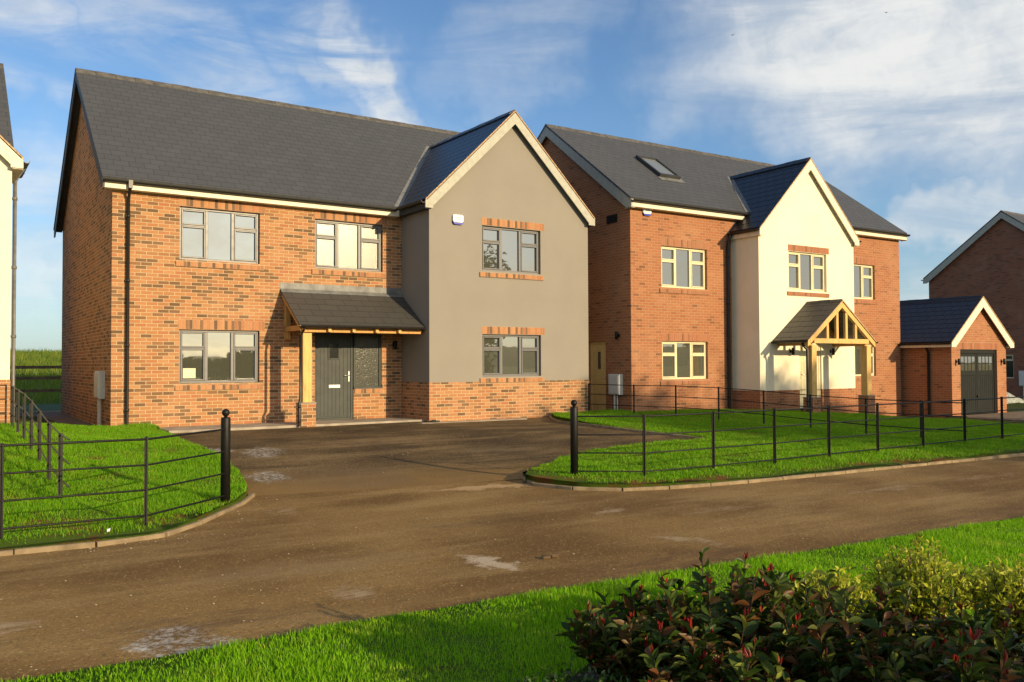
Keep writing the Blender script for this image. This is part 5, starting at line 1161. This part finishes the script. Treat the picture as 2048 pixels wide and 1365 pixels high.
# ================================================================== SMALL THINGS
def stones():
    rg = np.random.default_rng(3); V = []; lo = []; stt = []; to = []
    F = [(0, 1, 2), (0, 2, 3), (0, 3, 4), (0, 4, 1), (5, 2, 1), (5, 3, 2), (5, 4, 3), (5, 1, 4)]
    def stone(x, y, z, s):
        b = len(V); j = rg.uniform(.6, 1.3, 6)
        for (a, c, e), f in zip(((0, 0, .8), (1, 0, 0), (0, 1, 0), (-1, 0, 0), (0, -1, 0), (0, 0, -.6)), j): V.append((x+a*s*f, y+c*s*f, z+e*s*.7*f))
        for f in F: stt.append(len(lo)); lo.extend([b+i for i in f]); to.append(3)
    for k in range(900):
        if k < 420: x, y = rg.uniform(-9.4, 4), 0; y = rg.uniform(-12.9, -9.6)-.05*(x+4)
        elif k < 800: x, y = rg.uniform(-6, 2), rg.uniform(-8.3, -.5)
        else:
            i = rg.integers(0, 8); a, b = kerbL[1+i % 8], kerbL[min(9, 2+i % 8)]; t = rg.uniform(); x = a[0]+(b[0]-a[0])*t+rg.uniform(.03, .3); y = a[1]+(b[1]-a[1])*t-rg.uniform(.03, .3)
        s = rg.choice([.004, .006, .009, .014], p=[.4, .35, .2, .05]); stone(x, y, float(gz(x, y))+.004, s)
    o = raw_mesh('loose_stones', np.array(V), lo, stt, to, plain('pale_stone', (.42, .33, .23), .9, .25, 40), 'loose pale stones scattered over the road and drive', 'stones', 'stuff', smooth=False)
stones()
m = MB(); m.extr([(0, 0, 0), (.05, -.02, 0), (.07, .01, 0), (.03, .04, 0)], (.0, .005, .025)); m.extr([(-.09, 0, 0), (-.03, -.015, 0), (-.02, .02, 0), (-.07, .03, 0)], (0, 0, .018)); o_ = m.build('clod', plain('mud_clod', (.12, .075, .04), .95)); o_.location = (-5.45, -12.1, -.19); tag(o_, 'small dark clod of mud lying on the road', 'clod')
m = MB(); m.extr([(0, 0, 0), (.035, -.01, 0), (.05, .03, .01), (.01, .045, 0)], (.005, 0, .035)); o_ = m.build('litter', WHITE); o_.scale = (.6, .6, .6); o_.location = (-8.30, -9.2, -.12); tag(o_, 'crumpled scrap of white litter by the left front fence', 'litter')
def gravel_heap():
    rg = np.random.default_rng(8); V = []; n = 26; mm = 12
    for j in range(mm):
        for i in range(n):
            u, v = i/(n-1), j/(mm-1); V.append((24+7*u, 1.2+2.2*v, -.42+.62*math.sin(math.pi*min(1, max(0, v)))**.6*min(1, 5*u, 5*(1-u)+.01)+rg.uniform(-.03, .03)))
    q = np.array([(j*n+i, j*n+i+1, (j+1)*n+i+1, (j+1)*n+i) for j in range(mm-1) for i in range(n-1)])
    raw_mesh('gravel_heap', np.array(V), q.ravel(), np.arange(len(q))*4, np.full(len(q), 4), plain('grey_gravel', (.34, .36, .33), .95, .25, 9, bmp=.03, bscale=14), 'long low heap of grey gravel beyond the garage', 'gravel', 'stuff')
gravel_heap()
def bird(loc, s, label, rz):
    m = MB(); m.tube([(-.5*s, 0, 0), (-.15*s, 0, .02*s), (.2*s, 0, .03*s), (.5*s, 0, 0)], [.02*s, .12*s, .12*s, .02*s], 8)
    b = m.build('bird', plain('dark_feathers', (.03, .03, .03), .8)); b.location = loc; b.rotation_euler = (0, .1, rz); tag(b, label, 'bird', 'birds in flight')
    for sg in (-1, 1):
        w_ = MB(); w_.slab([(.2*s, sg*.05*s, .05*s), (.1*s, sg*.6*s, .25*s), (-.15*s, sg*1.1*s, .18*s), (-.05*s, sg*.5*s, .22*s), (-.2*s, sg*.05*s, .05*s)], .03*s); w_.build('wing', plain('dark_wing', (.03, .03, .03), .8), b)
C_ = M.translation
def ray_px(px, py, dist): return C_ + (fw + rt2*(px-1024)/FPX - up2*(py-682.5)/FPX)*dist
bird((35.2, 22.0, 23.5), .17, 'tiny dark bird flying in front of the big cloud, the lower one', .4)
bird((47.5, 18.5, 26.6), .17, 'tiny dark bird flying near the top right of the cloud', 1.2)
